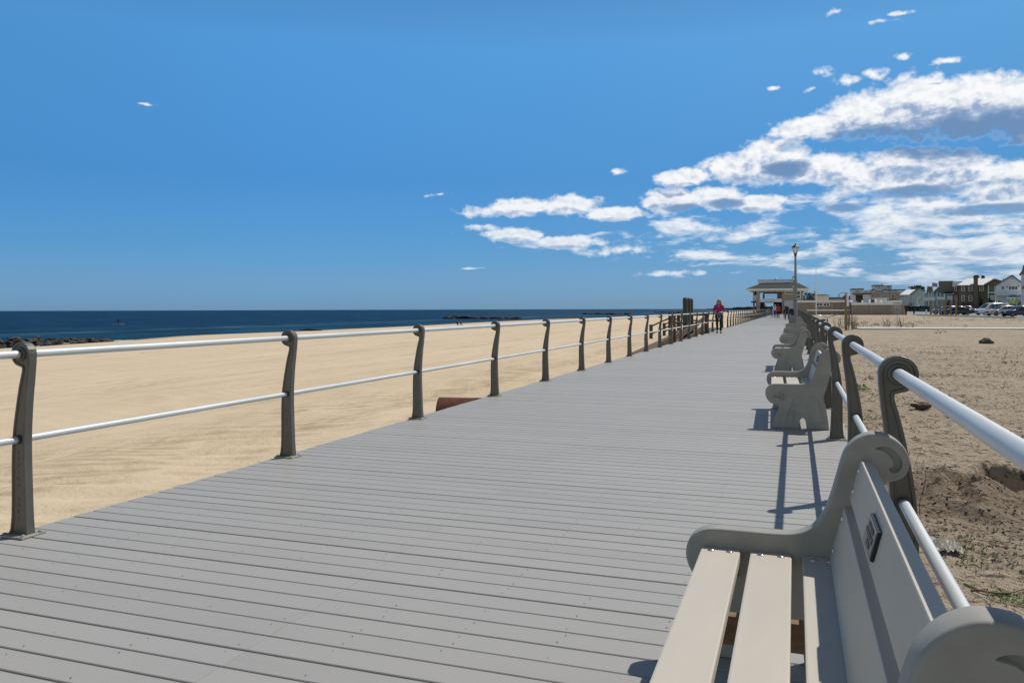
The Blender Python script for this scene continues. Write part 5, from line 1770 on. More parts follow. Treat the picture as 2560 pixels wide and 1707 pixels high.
# posts by the edging, with a rail that runs to the boardwalk
M_TIMB = mat("weathered_tan_timber", (0.26, 0.185, 0.10), 0.85, var=0.25, scale=5, stretch=(4, 4, 0.5))
pb = tag(MB().cbox(-0.075, 0.075, -0.075, 0.075, -0.3, 2.07, 0.01).build("timber_post", M_TIMB, loc=(2.83, 50.7, 0)), "square tan timber post standing at the end of the pale walk", "post")
tag(MB().box(-0.06, 0.06, -0.010, 0.012, 1.35, 2.02).build("marker_strip", M_WHITE, loc=(2.915, 50.612, 0)), "narrow white marker strip fixed high on the tan timber post", "sign")
M_GALV = mat("grey_galvanised_post", (0.20, 0.20, 0.19), 0.6, 0.3, var=0.2)
for i, (x, y, lab) in enumerate(((2.99, 50.9, "thin grey pipe post with a pale cap just right of the tan timber post"), (3.22, 51.9, "thin grey pipe post, the further right of the two by the timber post"))):
    mb = MB(); mb.lathe([(0.030, -0.3), (0.030, 1.06), (0.045, 1.07), (0.05, 1.12), (0.02, 1.15)], n=10)
    tag(mb.build("pipe_post", M_GALV, loc=(x, y, 0)), lab, "post")
gr = thing("pipe_railing", "thin pale pipe railing crossing the ground in front of the bathhouse windows", "railing", (1.0, 70.0, 0))
for z in (1.0,): MB().tube([(-0.1, 0, z + 0.05), (3.2, 0, z + 0.05)], 0.035, 8).build("rail", M_WHITE, gr)
MB().tube([(0.6, -18.0, 0.45), (2.0, -18.2, 0.45)], 0.02, 6).build("lower_rail", M_WHITE, gr)
for x in (-0.1, 3.15): MB().tube([(x, 0, -0.2), (x, 0, 1.12)], 0.04, 8).build("post", M_GALV, gr)

# six timber posts in a row in front of the car park
G6 = "row of timber posts before the car park"
LAB6 = ["leftmost timber post of the row before the car park, against the pale porch", "second timber post from the left in the row before the car park", "third timber post from the left, in front of the dark parked cars",
        "fourth timber post from the left, in front of the dark parked cars", "fifth timber post, flared at its top, in front of the black car", "tallest timber post at the right end of the row, flared at its top"]
for i, (xb, yt) in enumerate(((1210, 550), (1268, 548), (1328, 545), (1378, 540), (1455, 535), (1520, 528))):
    X, Y, _ = on_z(*V6(xb, 730))
    Y = 135.0
    X, _, zt = on_y(*V6(xb, yt), Y)
    r = 0.13
    mb = MB()
    mb.lathe([(r, -0.4), (r, zt - 0.5), (r * (1.0 if i < 4 else 1.35), zt - 0.05), (r * 0.9, zt)], n=10)
    tag(mb.build("timber_post", M_TIMB, loc=(X, Y, 0)), LAB6[i], "post", G6)

# flag pole by the bathhouse and the national flag by the porch house
X, Y = 4.0, 172.0
x_, _, z_ = on_y(*V5(1303, 565), 172.0)
tag(MB().tube([(0, 0, 0), (0, 0, 3.0), (0, 0, z_)], [0.09, 0.08, 0.05], 8).build("flagpole", M_WHITE, loc=(on_y(*V5(1313, 1190), 150.0)[0] * 0 + on_y(*V5(1308, 900), 145.0)[0], 145.0, 0)), "slim white flagless pole standing before the bathhouse windows", "flagpole")
AF = At(VB, 262.0)
fx, fz = AF.p(232, 478)
fp = thing("flagpole", "white pole flying a striped and starred national flag before the porch house", "flagpole", (fx, 262.0, 0))
MB().tube([(0, 0, 0), (0, 0, fz + 0.2)], 0.07, 8).build("pole", M_WHITE, fp)
M_FR = mat("flag_red", (0.45, 0.05, 0.07), 0.8, var=0.05); M_FW = mat("flag_white", (0.70, 0.68, 0.70), 0.8, var=0.03); M_FB = mat("flag_blue", (0.03, 0.04, 0.14), 0.8, var=0.05)
mb = MB()
(fx1, fz1), (fx0, fz0) = AF.p(312, 545), AF.p(215, 478)
FW, FH = (fx1 - fx0), (fz0 - fz1)
nx, nz = 24, 13
V_ = lambda i, j: (-FW * 0.16 + FW * i / nx, 0.14 * math.sin(i * 0.75) + 0.02 * j, fz0 - FH * j / nz - 0.22 * (i / nx) ** 2 * FH)
def fcol(i, j):
    return 2 if (i < nx * 0.4 and j < 7) else (0 if j % 2 == 0 else 1)
for j in range(nz):
    for i in range(nx):
        mb.add([V_(i, j), V_(i + 1, j), V_(i + 1, j + 1), V_(i, j + 1)], [(0, 1, 2, 3)], fcol(i, j))
        if fcol(i, j) == 2 and (i + j) % 2 == 0:
            p = Vector(V_(i + 0.5, j + 0.5)); s_ = 0.028
            for k in (-0.012, 0.012):
                mb.add([p + Vector((-s_, k, 0)), p + Vector((0, k, -s_)), p + Vector((s_, k, 0)), p + Vector((0, k, s_))], [(0, 1, 2, 3)], 1)
mb.build("flag", [M_FR, M_FW, M_FB], fp)

# curved arm street light over the bathhouse roof
AF = At(V5, 210.0)
x0, _ = AF.p(1680, 990); xa, za = AF.p(1680, 885); xb, zb = AF.p(1772, 866)
t = thing("street_light", "tall street light with a long curved arm above the bathhouse roof", "street light", (x0, 210.0, 0))
MB().tube([(0, 0, 0), (0, 0, za)], 0.10, 8).build("pole", M_GALV, t)
MB().tube([(0, 0, za - 0.2), (0.25, 0, za + 0.15), (0.9, 0, za + 0.38), (xb - x0, 0, zb)], 0.07, 8).build("arm", M_GALV, t)
MB().box(xb - x0 - 0.1, xb - x0 + 0.7, -0.14, 0.14, zb - 0.08, zb + 0.08).build("lamp_head", M_GALV, t)

# pedestrian crossing sign
AF = At(VB, 150.0)
M_SIGNY = mat("fluorescent_yellow_sign", (0.62, 0.72, 0.02), 0.5, var=0.04)
xc, zc = AF.p(1650, 778)
sg = thing("crossing_sign", "yellow diamond pedestrian crossing sign with a black walking figure above a yellow arrow plate", "road sign", (xc, 150.0, 0))
MB().tube([(0, 0.06, 0), (0, 0.06, zc + 0.5)], 0.045, 8).build("pole", M_GALV, sg)
hw = (AF.x(1705, 778) - AF.x(1595, 778)) / 2
mb = MB(); mb.prism([(-hw, 0), (0, -hw), (hw, 0), (0, hw)], -0.008, 0.008, 'Y')
bd = mb.build("sign_board", M_SIGNY, sg, loc=(0, 0, zc))
mb = MB()
s_ = hw * 0.55
def blk(pts): mb.prism([(x * s_, z * s_) for x, z in pts], -0.016, -0.0105, 'Y')
blk([(-0.12 + 0.17 * math.cos(k * PI / 4), 0.80 + 0.17 * math.sin(k * PI / 4)) for k in range(8)])
blk([(-0.24, 0.56), (0.12, 0.58), (0.20, -0.10), (-0.20, -0.10)])
blk([(-0.20, -0.10), (0.02, -0.10), (-0.30, -0.95), (-0.52, -0.92)])
blk([(0.0, -0.10), (0.20, -0.10), (0.50, -0.92), (0.28, -0.95)])
blk([(-0.24, 0.56), (-0.18, 0.40), (-0.55, -0.05), (-0.66, 0.05)])
blk([(0.12, 0.58), (0.14, 0.36), (0.48, 0.05), (0.58, 0.16)])
mb.build("walking_figure", M_DARKROOF, bd)
mb = MB(); z2 = AF.z(840, 1650) - zc
mb.box(-hw * 0.62, hw * 0.62, -0.008, 0.008, z2 - hw * 0.28, z2 + hw * 0.28)
pl = mb.build("arrow_plate", M_SIGNY, sg, loc=(0, 0, zc))
mb = MB(); q_ = hw * 0.18
mb.prism([(-0.5 * hw, z2 - q_ * 0.9), (-0.1 * hw, z2 - q_ * 0.9), (-0.22 * hw, z2 - q_ * 0.5), (0.4 * hw, z2 + q_ * 0.8), (0.33 * hw, z2 + q_ * 1.1), (-0.3 * hw, z2 - q_ * 0.2), (-0.42 * hw, z2 + q_ * 0.3)], -0.016, -0.0105, 'Y')
mb.build("arrow", M_DARKROOF, pl)
# short white bollards by the road
for i, (x, y, lab) in enumerate(((1780, 1180, "short white bollard on the pavement left of the timber posts"),)):
    X, Y, _ = on_z(*VC(x, 1215))
    tag(MB().lathe([(0.12, 0), (0.12, 0.75), (0.09, 0.85), (0.03, 0.88)], n=12).build("bollard", M_WHITE, loc=(X, Y, 0)), lab, "bollard")

# ---------------------------------------------------------------- cars
M_TIRE = mat("tyre_rubber", (0.012, 0.012, 0.013), 0.8)
M_RIM = mat("alloy_wheel", (0.35, 0.36, 0.37), 0.35, 0.7, var=0.1)
M_LENS = mat("headlight_lens", (0.60, 0.62, 0.62), 0.12, 0.3, var=0.1, spec=0.7)
M_TAIL = mat("red_tail_lens", (0.30, 0.01, 0.012), 0.2, var=0.1)
M_CGLASS = mat("car_window_glass", (0.015, 0.022, 0.028), 0.05, var=0.2, spec=0.8)
M_PLATE2 = mat("pale_number_plate", (0.62, 0.58, 0.30), 0.5, var=0.05)


def paint(n, c): return mat(n, c, 0.22, 0.15, var=0.05, scale=3, spec=0.6, coat=0.8)


def section(bm, prof, w, shrink=1.0): pass


def car(label, loc, rz, paint_m, L=4.7, Wd=1.82, H=1.46, kind='sedan'):
    """Car whose nose points to local -Y. Body and cabin are lofted from cross sections."""
    t = thing("parked_car", label, "car", loc, rz, "cars parked in the car park and street")
    hw = Wd / 2
    if kind == 'van':
        belt = [(-0.5, 0.62, 0.80), (-0.485, 0.78, 0.90), (-0.42, 0.93, 0.97), (-0.30, 1.05, 1.0), (-0.1, 1.08, 1.0), (0.3, 1.08, 1.0), (0.47, 1.06, 0.97), (0.5, 0.95, 0.92)]
        cab = [(-0.31, 1.05, 0.98), (-0.13, H - 0.10, 0.84), (0.0, H, 0.82), (0.25, H, 0.82), (0.44, H - 0.06, 0.82), (0.495, 1.08, 0.92)]
    elif kind == 'wagon':
        belt = [(-0.5, 0.58, 0.80), (-0.485, 0.70, 0.90), (-0.42, 0.84, 0.97), (-0.22, 0.95, 1.0), (0.0, 0.97, 1.0), (0.3, 0.97, 1.0), (0.47, 0.96, 0.96), (0.5, 0.85, 0.90)]
        cab = [(-0.23, 0.94, 0.94), (-0.06, H - 0.08, 0.80), (0.06, H, 0.77), (0.25, H - 0.01, 0.77), (0.40, H - 0.08, 0.78), (0.485, 0.97, 0.90)]
    else:
        belt = [(-0.5, 0.55, 0.78), (-0.485, 0.66, 0.88), (-0.42, 0.78, 0.96), (-0.22, 0.92, 1.0), (0.0, 0.94, 1.0), (0.25, 0.95, 1.0), (0.40, 0.96, 0.98), (0.48, 0.90, 0.93), (0.5, 0.75, 0.88)]
        cab = [(-0.22, 0.91, 0.92), (-0.06, H - 0.08, 0.77), (0.05, H, 0.74), (0.18, H - 0.02, 0.74), (0.36, 0.96, 0.88)]
    # lower body
    vs, fs = [], []
    n = 9
    for (a, z, wf) in belt:
        y = a * L
        w = hw * wf
        zb = 0.22 if abs(a) < 0.47 else 0.30
        ring = [(-w * 0.86, zb), (-w * 0.99, zb + 0.14), (-w, (zb + z) / 2), (-w * 0.97, z - 0.06), (-w * 0.86, z), (0, z + 0.025), (w * 0.86, z), (w * 0.97, z - 0.06), (w, (zb + z) / 2), (w * 0.99, zb + 0.14), (w * 0.86, zb)]
        vs += [(x, y, zz) for x, zz in ring]
    n = 11
    for i in range(len(belt) - 1):
        for j in range(n):
            a, b = i * n + j, i * n + (j + 1) % n
            fs.append((a, a + n, b + n, b))
    fs.append(tuple(range(n))); fs.append(tuple(range(len(vs) - 1, len(vs) - 1 - n, -1)))
    MB().add(vs, fs, 0, True).build("body", paint_m, t)
    # cabin shell (roof and pillars)
    vs, fs = [], []
    for (a, z, wf) in cab:
        y = a * L; w = hw * wf
        z0 = 0.90
        vs += [(-hw * 0.93, y, z0 if z < 1.12 else 0.92), (-w * 0.99, y, z - 0.10 if z > 1.12 else z), (-w * 0.86, y, z), (0, y, z + 0.02), (w * 0.86, y, z), (w * 0.99, y, z - 0.10 if z > 1.12 else z), (hw * 0.93, y, z0 if z < 1.12 else 0.92)]
    n = 7
    for i in range(len(cab) - 1):
        for j in range(n - 1):
            a, b = i * n + j, i * n + j + 1
            fs.append((a, a + n, b + n, b))
    MB().add(vs, fs, 0, True).build("cabin", paint_m, t)
    # glass, set just proud of the shell
    def P(k, s, f, up):       # point on the cabin side between belt (f=0) and roof rail (f=1)
        a, z, wf = cab[k]
        b_ = Vector((s * hw * 0.93, a * L, 0.94)); c_ = Vector((s * hw * wf * 0.99, a * L, z - 0.10))
        return b_.lerp(c_, f) + Vector((s * 0.012, 0, 0))
    nside = len(cab)
    for s in (-1, 1):
        for k in range(1, nside - 2):
            a0, a1 = P(k, s, 0.10, 0), P(k + 1, s, 0.10, 0)
            b0, b1 = P(k, s, 0.93, 0), P(k + 1, s, 0.93, 0)
            d = (a1 - a0).normalized() * 0.03
            e = MB().add([a0 + d, a1 - d, b1 - d, b0 + d], [(0, 1, 2, 3)] if s < 0 else [(3, 2, 1, 0)]).build("side_window", M_CGLASS, t)
        # front quarter glass
        p0 = Vector((s * hw * 0.945, (cab[0][0] * 0.55 + cab[1][0] * 0.45) * L, 0.97)); p1 = P(1, s, 0.10, 0); p2 = P(1, s, 0.9, 0)
        MB().add([p0, p1 - Vector((0, 0.03, 0)), p2 - Vector((0, 0.03, 0))], [(0, 1, 2)] if s < 0 else [(2, 1, 0)]).build("side_window", M_CGLASS, t)
    for (ka, kb, nm, dz) in ((0, 1, "windscreen", -0.015), (nside - 1, nside - 2, "rear_window", 0.015)):
        (a0, z0, w0), (a1, z1, w1) = cab[ka], cab[kb]
        q = [Vector((s * hw * (w0 if f == 0 else w1) * 0.84, (a0 if f == 0 else a1) * L, (z0 if f == 0 else z1))) for f, s in ((0, -1), (0, 1), (1, 1), (1, -1))]
        nrm = (q[1] - q[0]).cross(q[3] - q[0]).normalized()
        if nrm.z < 0: nrm = -nrm
        cen = sum(q, Vector()) / 4
        q = [cen + (p - cen) * 0.90 + nrm * 0.02 for p in q]
        MB().add(q, [(0, 1, 2, 3)]).build(nm, M_CGLASS, t)
    for s in (-1, 1):
        for a in (-0.315, 0.295):
            R = Matrix.Translation((s * (hw - 0.11), a * L, 0.325)) @ Matrix.Rotation(s * PI / 2, 4, 'Y')
            w = MB().lathe([(0.22, -0.10), (0.31, -0.10), (0.325, -0.07), (0.325, 0.09), (0.31, 0.125), (0.22, 0.125)], n=22, M=R).build("wheel", M_TIRE, t)
            MB().lathe([(0.225, 0.10), (0.215, 0.129), (0.10, 0.112), (0.06, 0.131), (0.01, 0.131)], n=14, smooth=False, M=R).build("rim", M_RIM, w)
        z_ = belt[1][1]
        MB().ball((s * hw * 0.62, -0.482 * L, z_ - 0.03), 0.16, 0, 2, sc=(1.15, 0.55, 0.5)).build("headlight", M_LENS, t)
        MB().ball((s * hw * 0.70, 0.487 * L, 0.80), 0.14, 0, 2, sc=(1.0, 0.5, 0.7)).build("tail_light", M_TAIL, t)
        MB().ball((s * (hw + 0.06), -0.17 * L, 1.00), 0.10, 0, 2, sc=(1.0, 0.6, 0.7)).build("wing_mirror", paint_m, t)
    MB().box(-hw * 0.42, hw * 0.42, -0.505 * L, -0.47 * L, 0.50, 0.62).build("grille", M_TIRE, t)
    MB().box(-0.20, 0.20, -0.516 * L, -0.506 * L, 0.38, 0.49).build("number_plate", M_PLATE2, t)
    return t


CAR_RZ = math.radians(-68)
P_BLUE = paint("midnight_blue_paint", (0.012, 0.018, 0.05)); P_GOLD = paint("silver_beige_paint", (0.36, 0.34, 0.29)); P_WHITE = paint("white_car_paint", (0.68, 0.68, 0.67))
P_BLK = paint("black_car_paint", (0.010, 0.010, 0.012)); P_SILV = paint("silver_paint", (0.40, 0.42, 0.44)); P_DKBL = paint("dark_slate_paint", (0.03, 0.045, 0.07))
car("dark blue sedan, frontmost in the car park at the right edge of the photo", (27.9, 121.5, 0), CAR_RZ, P_BLUE, 4.8)
car("silver beige hatchback parked between the dark blue sedan and the white van", (28.3, 132.5, 0), CAR_RZ, P_GOLD, 4.6, kind='wagon', H=1.5)
car("white van parked behind the silver beige hatchback", (29.8, 146.5, 0), CAR_RZ, P_WHITE, 5.2, 1.95, 1.95, kind='van')
car("black sedan seen side on, behind the right end of the timber posts", (24.6, 146.0, 0), math.radians(-82), P_BLK, 4.9)
car("dark slate car half hidden behind the black sedan and the timber posts", (24.3, 152.0, 0), math.radians(-70), P_DKBL, 4.7, kind='wagon', H=1.5)
car("black car parked across the street in front of the lawn, leftmost of the far ones", (37.6, 266.0, 0), math.radians(-100), P_BLK, 4.7)
car("silver car parked across the street between two dark cars", (39.7, 262.0, 0), math.radians(-95), P_SILV, 4.6)
car("dark car parked across the street, rightmost of the far ones", (41.3, 258.0, 0), math.radians(-95), P_DKBL, 4.6)
car("silver car glimpsed over the roofs of the dark cars behind the timber posts", (36.5, 205.0, 0), math.radians(-95), P_SILV, 4.6, H=1.6)

# ---------------------------------------------------------------- trees, hedges, shrubs
def leafmat(name, c, c2):
    m, nt, bs = new_mat(name)
    tc = nt.node('ShaderNodeNewGeometry')
    r = tc.outputs['Random Per Island']
    nt.put(bs.inputs['Base Color'], nt.mix(r, c, c2))
    bs.inputs['Roughness'].default_value = 0.7
    bs.inputs['Specular IOR Level'].default_value = 0.2
    return m


M_EVERG = leafmat("dark_evergreen_needles", (0.012, 0.022, 0.010), (0.045, 0.070, 0.025))
M_HEDGE = leafmat("dark_hedge_leaves", (0.010, 0.018, 0.007), (0.035, 0.055, 0.016))
M_OLIVE = leafmat("olive_shrub_leaves", (0.040, 0.045, 0.014), (0.10, 0.105, 0.035))
M_BARK = mat("grey_brown_bark", (0.10, 0.075, 0.055), 0.9, var=0.3, scale=10, bump=0.5)
M_DRY = leafmat("dry_brown_twigs", (0.045, 0.030, 0.020), (0.13, 0.09, 0.055))


def leaf_cloud(mb, blobs, n, size, rr, mi=0, shell=0.55):
    """Many small leaf clumps through the volume of the blobs: (centre, radii)."""
    tot = sum(b[1][0] * b[1][1] * b[1][2] for b in blobs)
    for c, r in blobs:
        k = max(8, int(n * r[0] * r[1] * r[2] / tot))
        for _ in range(k):
            while True:
                p = Vector((rr.uniform(-1, 1), rr.uniform(-1, 1), rr.uniform(-1, 1)))
                if shell < p.length < 1.0 or (p.length < 1.0 and rr.random() < 0.25): break
            q = Vector(c) + Vector((p.x * r[0], p.y * r[1], p.z * r[2])) * (1 + 0.25 * mnoise.noise(p * 2.5))
            a = Vector((rr.gauss(0, 1), rr.gauss(0, 1), rr.gauss(0, 1))).normalized()
            b = a.orthogonal().normalized()
            d = a.cross(b)
            s = size * rr.uniform(0.6, 1.3)
            mb.add([q - b * s, q - d * s * 0.55, q + b * s, q + d * s * 0.55], [(0, 1, 2, 3)], mi)
    return mb


def limbs(parent, h, r, rr, n=6, spread=1.2, z0=0.35):
    mb = MB()
    mb.tube([(0, 0, -0.1), (0.03, 0.02, h * 0.4), (0.0, 0.05, h * 0.92)], [r, r * 0.75, r * 0.25], 8)
    for k in range(n):
        a = k * 2.4 + rr.uniform(-0.4, 0.4); z = h * (z0 + 0.55 * k / n)
        mb.tube([(0, 0, z), (math.cos(a) * spread * 0.5, math.sin(a) * spread * 0.5, z + h * 0.10), (math.cos(a) * spread, math.sin(a) * spread, z + h * 0.16)], [r * 0.4, r * 0.25, r * 0.08], 6)
    return mb.build("trunk", M_BARK, parent)


def tree(label, loc, h, blobs, n, size, m, seed, name="tree", cat="tree", r=0.18, spread=1.2):
    rr = random.Random(seed)
    t = thing(name, label, cat, loc)
    limbs(t, h, r, rr, 6, spread)
    leaf_cloud(MB(), blobs, n, size, rr).build("crown", m, t)
    return t


# the wind-shaped evergreen between pavilion and kiosk (two ragged heads)
AT = At(V5, 196.0)
(xa, za), (xb, zb) = AT.p(1180, 845), AT.p(1260, 870)
zg = AT.p(1200, 965)[1]
tree("ragged dark evergreen tree rising between the pavilion and the white kiosk", (xa, 196.0, 0), za, [((-0.2, 0, za - 0.5), (0.75, 0.7, 0.40)), ((-0.9, 0, za - 1.15), (0.8, 0.7, 0.28)), ((0.25, 0, za - 1.3), (0.7, 0.7, 0.45)), ((-0.6, 0.1, za - 1.9), (1.1, 0.9, 0.40))], 420, 0.17, M_EVERG, 3)
tree("bushy dark evergreen tree standing close against the white kiosk", (xb, 197.5, 0), zb, [((0, 0, zb - 0.9), (1.2, 1.0, 0.85)), ((0.4, 0, zb - 0.45), (0.6, 0.6, 0.5)), ((-0.6, 0, zb - 1.6), (0.9, 0.9, 0.7)), ((0.5, 0, zb - 1.9), (1.0, 0.9, 0.8))], 700, 0.17, M_EVERG, 4)
# dark tree above the blue grey house
AT = At(VC, 352.0)
(x, z) = AT.p(1590, 605); z2 = AT.p(1590, 700)[1]
tree("dark windswept tree showing above the roof of the blue grey house", (x, 352.0, 0), z, [((0, 0, z - 1.2), (2.6, 2.0, 1.2)), ((-1.6, 0, z - 0.9), (1.6, 1.0, 0.45)), ((1.4, 0, z - 1.6), (1.7, 1.5, 1.2)), ((-2.6, 0, z - 0.45), (1.2, 0.8, 0.22))], 600, 0.34, M_EVERG, 5, r=0.3, spread=2.4)
# bare tree between the brown and the white house
AT = At(VB, 262.0)
(x, z) = AT.p(1490, 345)
t = thing("bare_tree", "leafless tree with fine twigs showing above the roof between brown and white houses", "tree", (x, 262.0, 0))
rr = random.Random(9)
mb = MB()
mb.tube([(0, 0, 0), (0.05, 0, z * 0.55), (0, 0, z * 0.8)], [0.22, 0.16, 0.10], 8)
for k in range(26):
    a = rr.uniform(0, 2 * PI); z0 = z * rr.uniform(0.55, 0.8); l = rr.uniform(0.8, 2.0)
    p1 = Vector((math.cos(a) * l * 0.5, math.sin(a) * l * 0.5, z0 + l * 0.4)); p2 = Vector((math.cos(a) * l, math.sin(a) * l, min(z * 1.02, z0 + l * 0.95)))
    mb.tube([(0, 0, z0), p1, p2], [0.06, 0.04, 0.015], 5)
    for q in range(3):
        mb.tube([p1.lerp(p2, 0.3 + 0.2 * q), p1.lerp(p2, 0.5 + 0.2 * q) + Vector((rr.uniform(-0.5, 0.5), rr.uniform(-0.5, 0.5), rr.uniform(0.2, 0.6)))], [0.022, 0.010], 4)
mb.build("trunk", M_BARK, t)
# conifers and shrubs against the brown house
G_SHR = "dark shrubs and conifers round the houses"
def shrub(label, A_, x0, x1, yt, yb, n, m, seed, conical=False, name="shrub"):
    rr = random.Random(seed)
    (a, zt), (b, _) = A_.p(x0, yt), A_.p(x1, yt)
    w = (b - a) / 2; xm = (a + b) / 2
    t = thing(name, label, "shrub", (xm, A_.Y, 0))
    MB().tube([(0, 0, -0.1), (0, 0, zt * 0.6)], [0.12, 0.05], 6).build("trunk", M_BARK, t)
    bl = [((0, 0, zt * f), (w * (1.15 - f) * (1.0 if conical else 1.0), w * (1.1 - f), zt * 0.16)) for f in (0.15, 0.33, 0.5, 0.66, 0.82)] if conical else \
         [((-w * 0.35, 0, zt * 0.45), (w * 0.65, w * 0.6, zt * 0.5)), ((w * 0.4, 0, zt * 0.42), (w * 0.6, w * 0.6, zt * 0.48)), ((0, 0, zt * 0.62), (w * 0.55, w * 0.5, zt * 0.38))]
    leaf_cloud(MB(), bl, n, 0.06 + 0.035 * zt, rr).build("crown", m, t)
    tag(t, group=G_SHR)
    return t
AS = At(VB, 230.0)
shrub("tall dark conifer shrub right of the brick chimney, before the brown house", AS, 1030, 1140, 690, 880, 420, M_EVERG, 11, True)
shrub("dark conifer shrub at the balcony corner of the brown house", AS, 1175, 1300, 700, 880, 420, M_EVERG, 12, True)
shrub("low dark rounded shrub at the left end of the brown house front", AS, 470, 560, 775, 880, 260, M_EVERG, 13)
shrub("wide low shrub under the lower windows of the brown house", AS, 690, 960, 815, 890, 420, M_HEDGE, 14)
AS = At(VB, 198.0)
shrub("long dark shrub before the porch of the white house", AS, 1280, 1560, 795, 880, 480, M_HEDGE, 15)
shrub("olive brown shrub behind the yellow crossing sign", AS, 1560, 1720, 815, 890, 320, M_OLIVE, 16)
shrub("olive green shrub at the right edge behind the dark blue sedan", AS, 1720, 1900, 795, 890, 360, M_OLIVE, 17)
AS = At(VC, 300.0)
shrub("brown olive shrub beside the small kiosk before the condominium", AS, 980, 1215, 850, 940, 380, M_OLIVE, 18)
shrub("dark shrub against the white wall at the left of the condominium", At(VC, 430.0), 335, 470, 820, 930, 320, M_EVERG, 19)
shrub("dark shrubs between the condominium terraces and the kiosk", At(VC, 420.0), 640, 735, 850, 930, 260, M_EVERG, 20)
shrub("olive shrub at the foot of the blue grey house", At(VC, 322.0), 1370, 1560, 945, 1010, 300, M_OLIVE, 21)
# clipped hedge along the lawn
rr = random.Random(31)
hd = MB()
for k in range(34):
    p = Vector((31.0, 300.0, 0)).lerp(Vector((56.0, 214.0, 0)), k / 33)
    leaf_cloud(hd, [((p.x, p.y, 0.95), (1.7, 1.5, 1.0))], 42, 0.24, rr)
hg = thing("hedge", "long clipped dark hedge along the lawn in front of the row of houses", "hedge", (43, 257, 0))
o = hd.build("foliage", M_HEDGE, hg); o.matrix_parent_inverse = Matrix.Translation((-43, -257, 0))
mb = MB()
mb.box(-0.45, 0.45, -44.0, 44.0, -0.1, 1.6)
o = mb.build("stems", mat("dark_hedge_core", (0.012, 0.016, 0.008), 0.9), hg); o.rotation_euler = (0, 0, math.atan2(25.0, 86.0))

# ---------------------------------------------------------------- far headlands
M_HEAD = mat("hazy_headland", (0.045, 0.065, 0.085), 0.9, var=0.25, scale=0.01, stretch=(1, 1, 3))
def headland(px0, px1, pys, Y, seed):
    rr = random.Random(seed)
    n = 26
    pts = []
    for k in range(n + 1):
        px = px0 + (px1 - px0) * k / n
        f = k / n
        top = pys[0] + (pys[1] - pys[0]) * min(1.0, f * 3) - 2.0 * mnoise.noise(Vector((k * 0.7, seed, 0)))
        q = on_y(px, top, Y)
        pts.append((q[0], max(q[2], SEA_Z + 1)))
    mb = MB()
    mb.prism([(pts[0][0], SEA_Z - 1)] + pts + [(pts[-1][0], SEA_Z - 1)], Y, Y + 160, 'Y')
    return tag(mb.build("headland", M_HEAD), kind='structure')
headland(1766, 1880, (772.5, 770.0), 2150.0, 1)
headland(1832, 1990, (768.5, 766.5), 1700.0, 2)

# ---------------------------------------------------------------- stone jetties
M_ROCK = mat("dark_wet_granite", (0.055, 0.052, 0.043), 0.85, var=0.5, scale=1.2, bump=0.6, bscale=6, bdist=0.08)
M_ROCKB = mat("black_seaweed_rock", (0.018, 0.018, 0.017), 0.7, var=0.3, scale=1.0)
rr = random.Random(77)
G_JET = "boulders of the stone jetty on the beach"
protos = []
for k in range(8):
    mb = MB()
    mb.ball((0, 0, 0), 1.0, 0, 3, sc=(1.0, 0.72, 0.52), rough=0.55, seed=k + 2, smooth=False)
    # flatten a few facets so that it reads as quarried stone
    vs = [Vector(v) for v in mb.v]
    r2 = random.Random(k)
    for _ in range(9):
        n = Vector((r2.gauss(0, 1), r2.gauss(0, 1), r2.gauss(0, 0.9))).normalized(); lim = r2.uniform(0.45, 0.75)
        for i, v in enumerate(vs):
            e = v.dot(n) - lim * (abs(n.x) + abs(n.y) * 0.72 + abs(n.z) * 0.52)
            if e > 0: vs[i] = v - n * e
    mb.v = [tuple(v) for v in vs]
    protos.append(mb)
made = {}
A_, B_ = Vector((-79.5, 50.0, 0)), Vector((-85.0, 80.0, 0))
SPOTS = []
for i in range(170):
    f = ((i * 0.618034) % 1.0) ** 0.85
    p = A_.lerp(B_, f)
    w = rr.uniform(-1, 1) * (2.8 - 1.3 * f)
    x, y = p.x + w, p.y + rr.uniform(-0.4, 0.4)
    hgt = max(0.12, 1.35 - 1.5 * max(0.0, f - 0.35))
    top = -2.95 + hgt * (1 - abs(w) / 3.2) * rr.uniform(0.55, 1.0)
    SPOTS.append((x, y, top, rr.uniform(0.5, 0.95) * (1.0 - 0.30 * f), i))
places = ("at the landward end of the jetty", "low in the landward part of the jetty", "in the middle of the jetty", "in the outer half of the jetty", "near the wet tip of the jetty", "at the foamy tip of the jetty")
for (x, y, z, s, i) in SPOTS:
    k = i % 8
    if k not in made:
        o = protos[k].build("boulder", M_ROCK if k < 5 else M_ROCKB); made[k] = o
    else:
        o = made[k].copy(); COL.objects.link(o)
    o.location = (x, y, z); o.scale = (s * 1.25, s * 1.1, s * 0.55)
    o.rotation_euler = (rr.uniform(-0.35, 0.35), rr.uniform(-0.35, 0.35), rr.uniform(0, 6.28))
    tag(o, "one of the dark boulders heaped into the stone jetty by the sea", "boulder", G_JET)

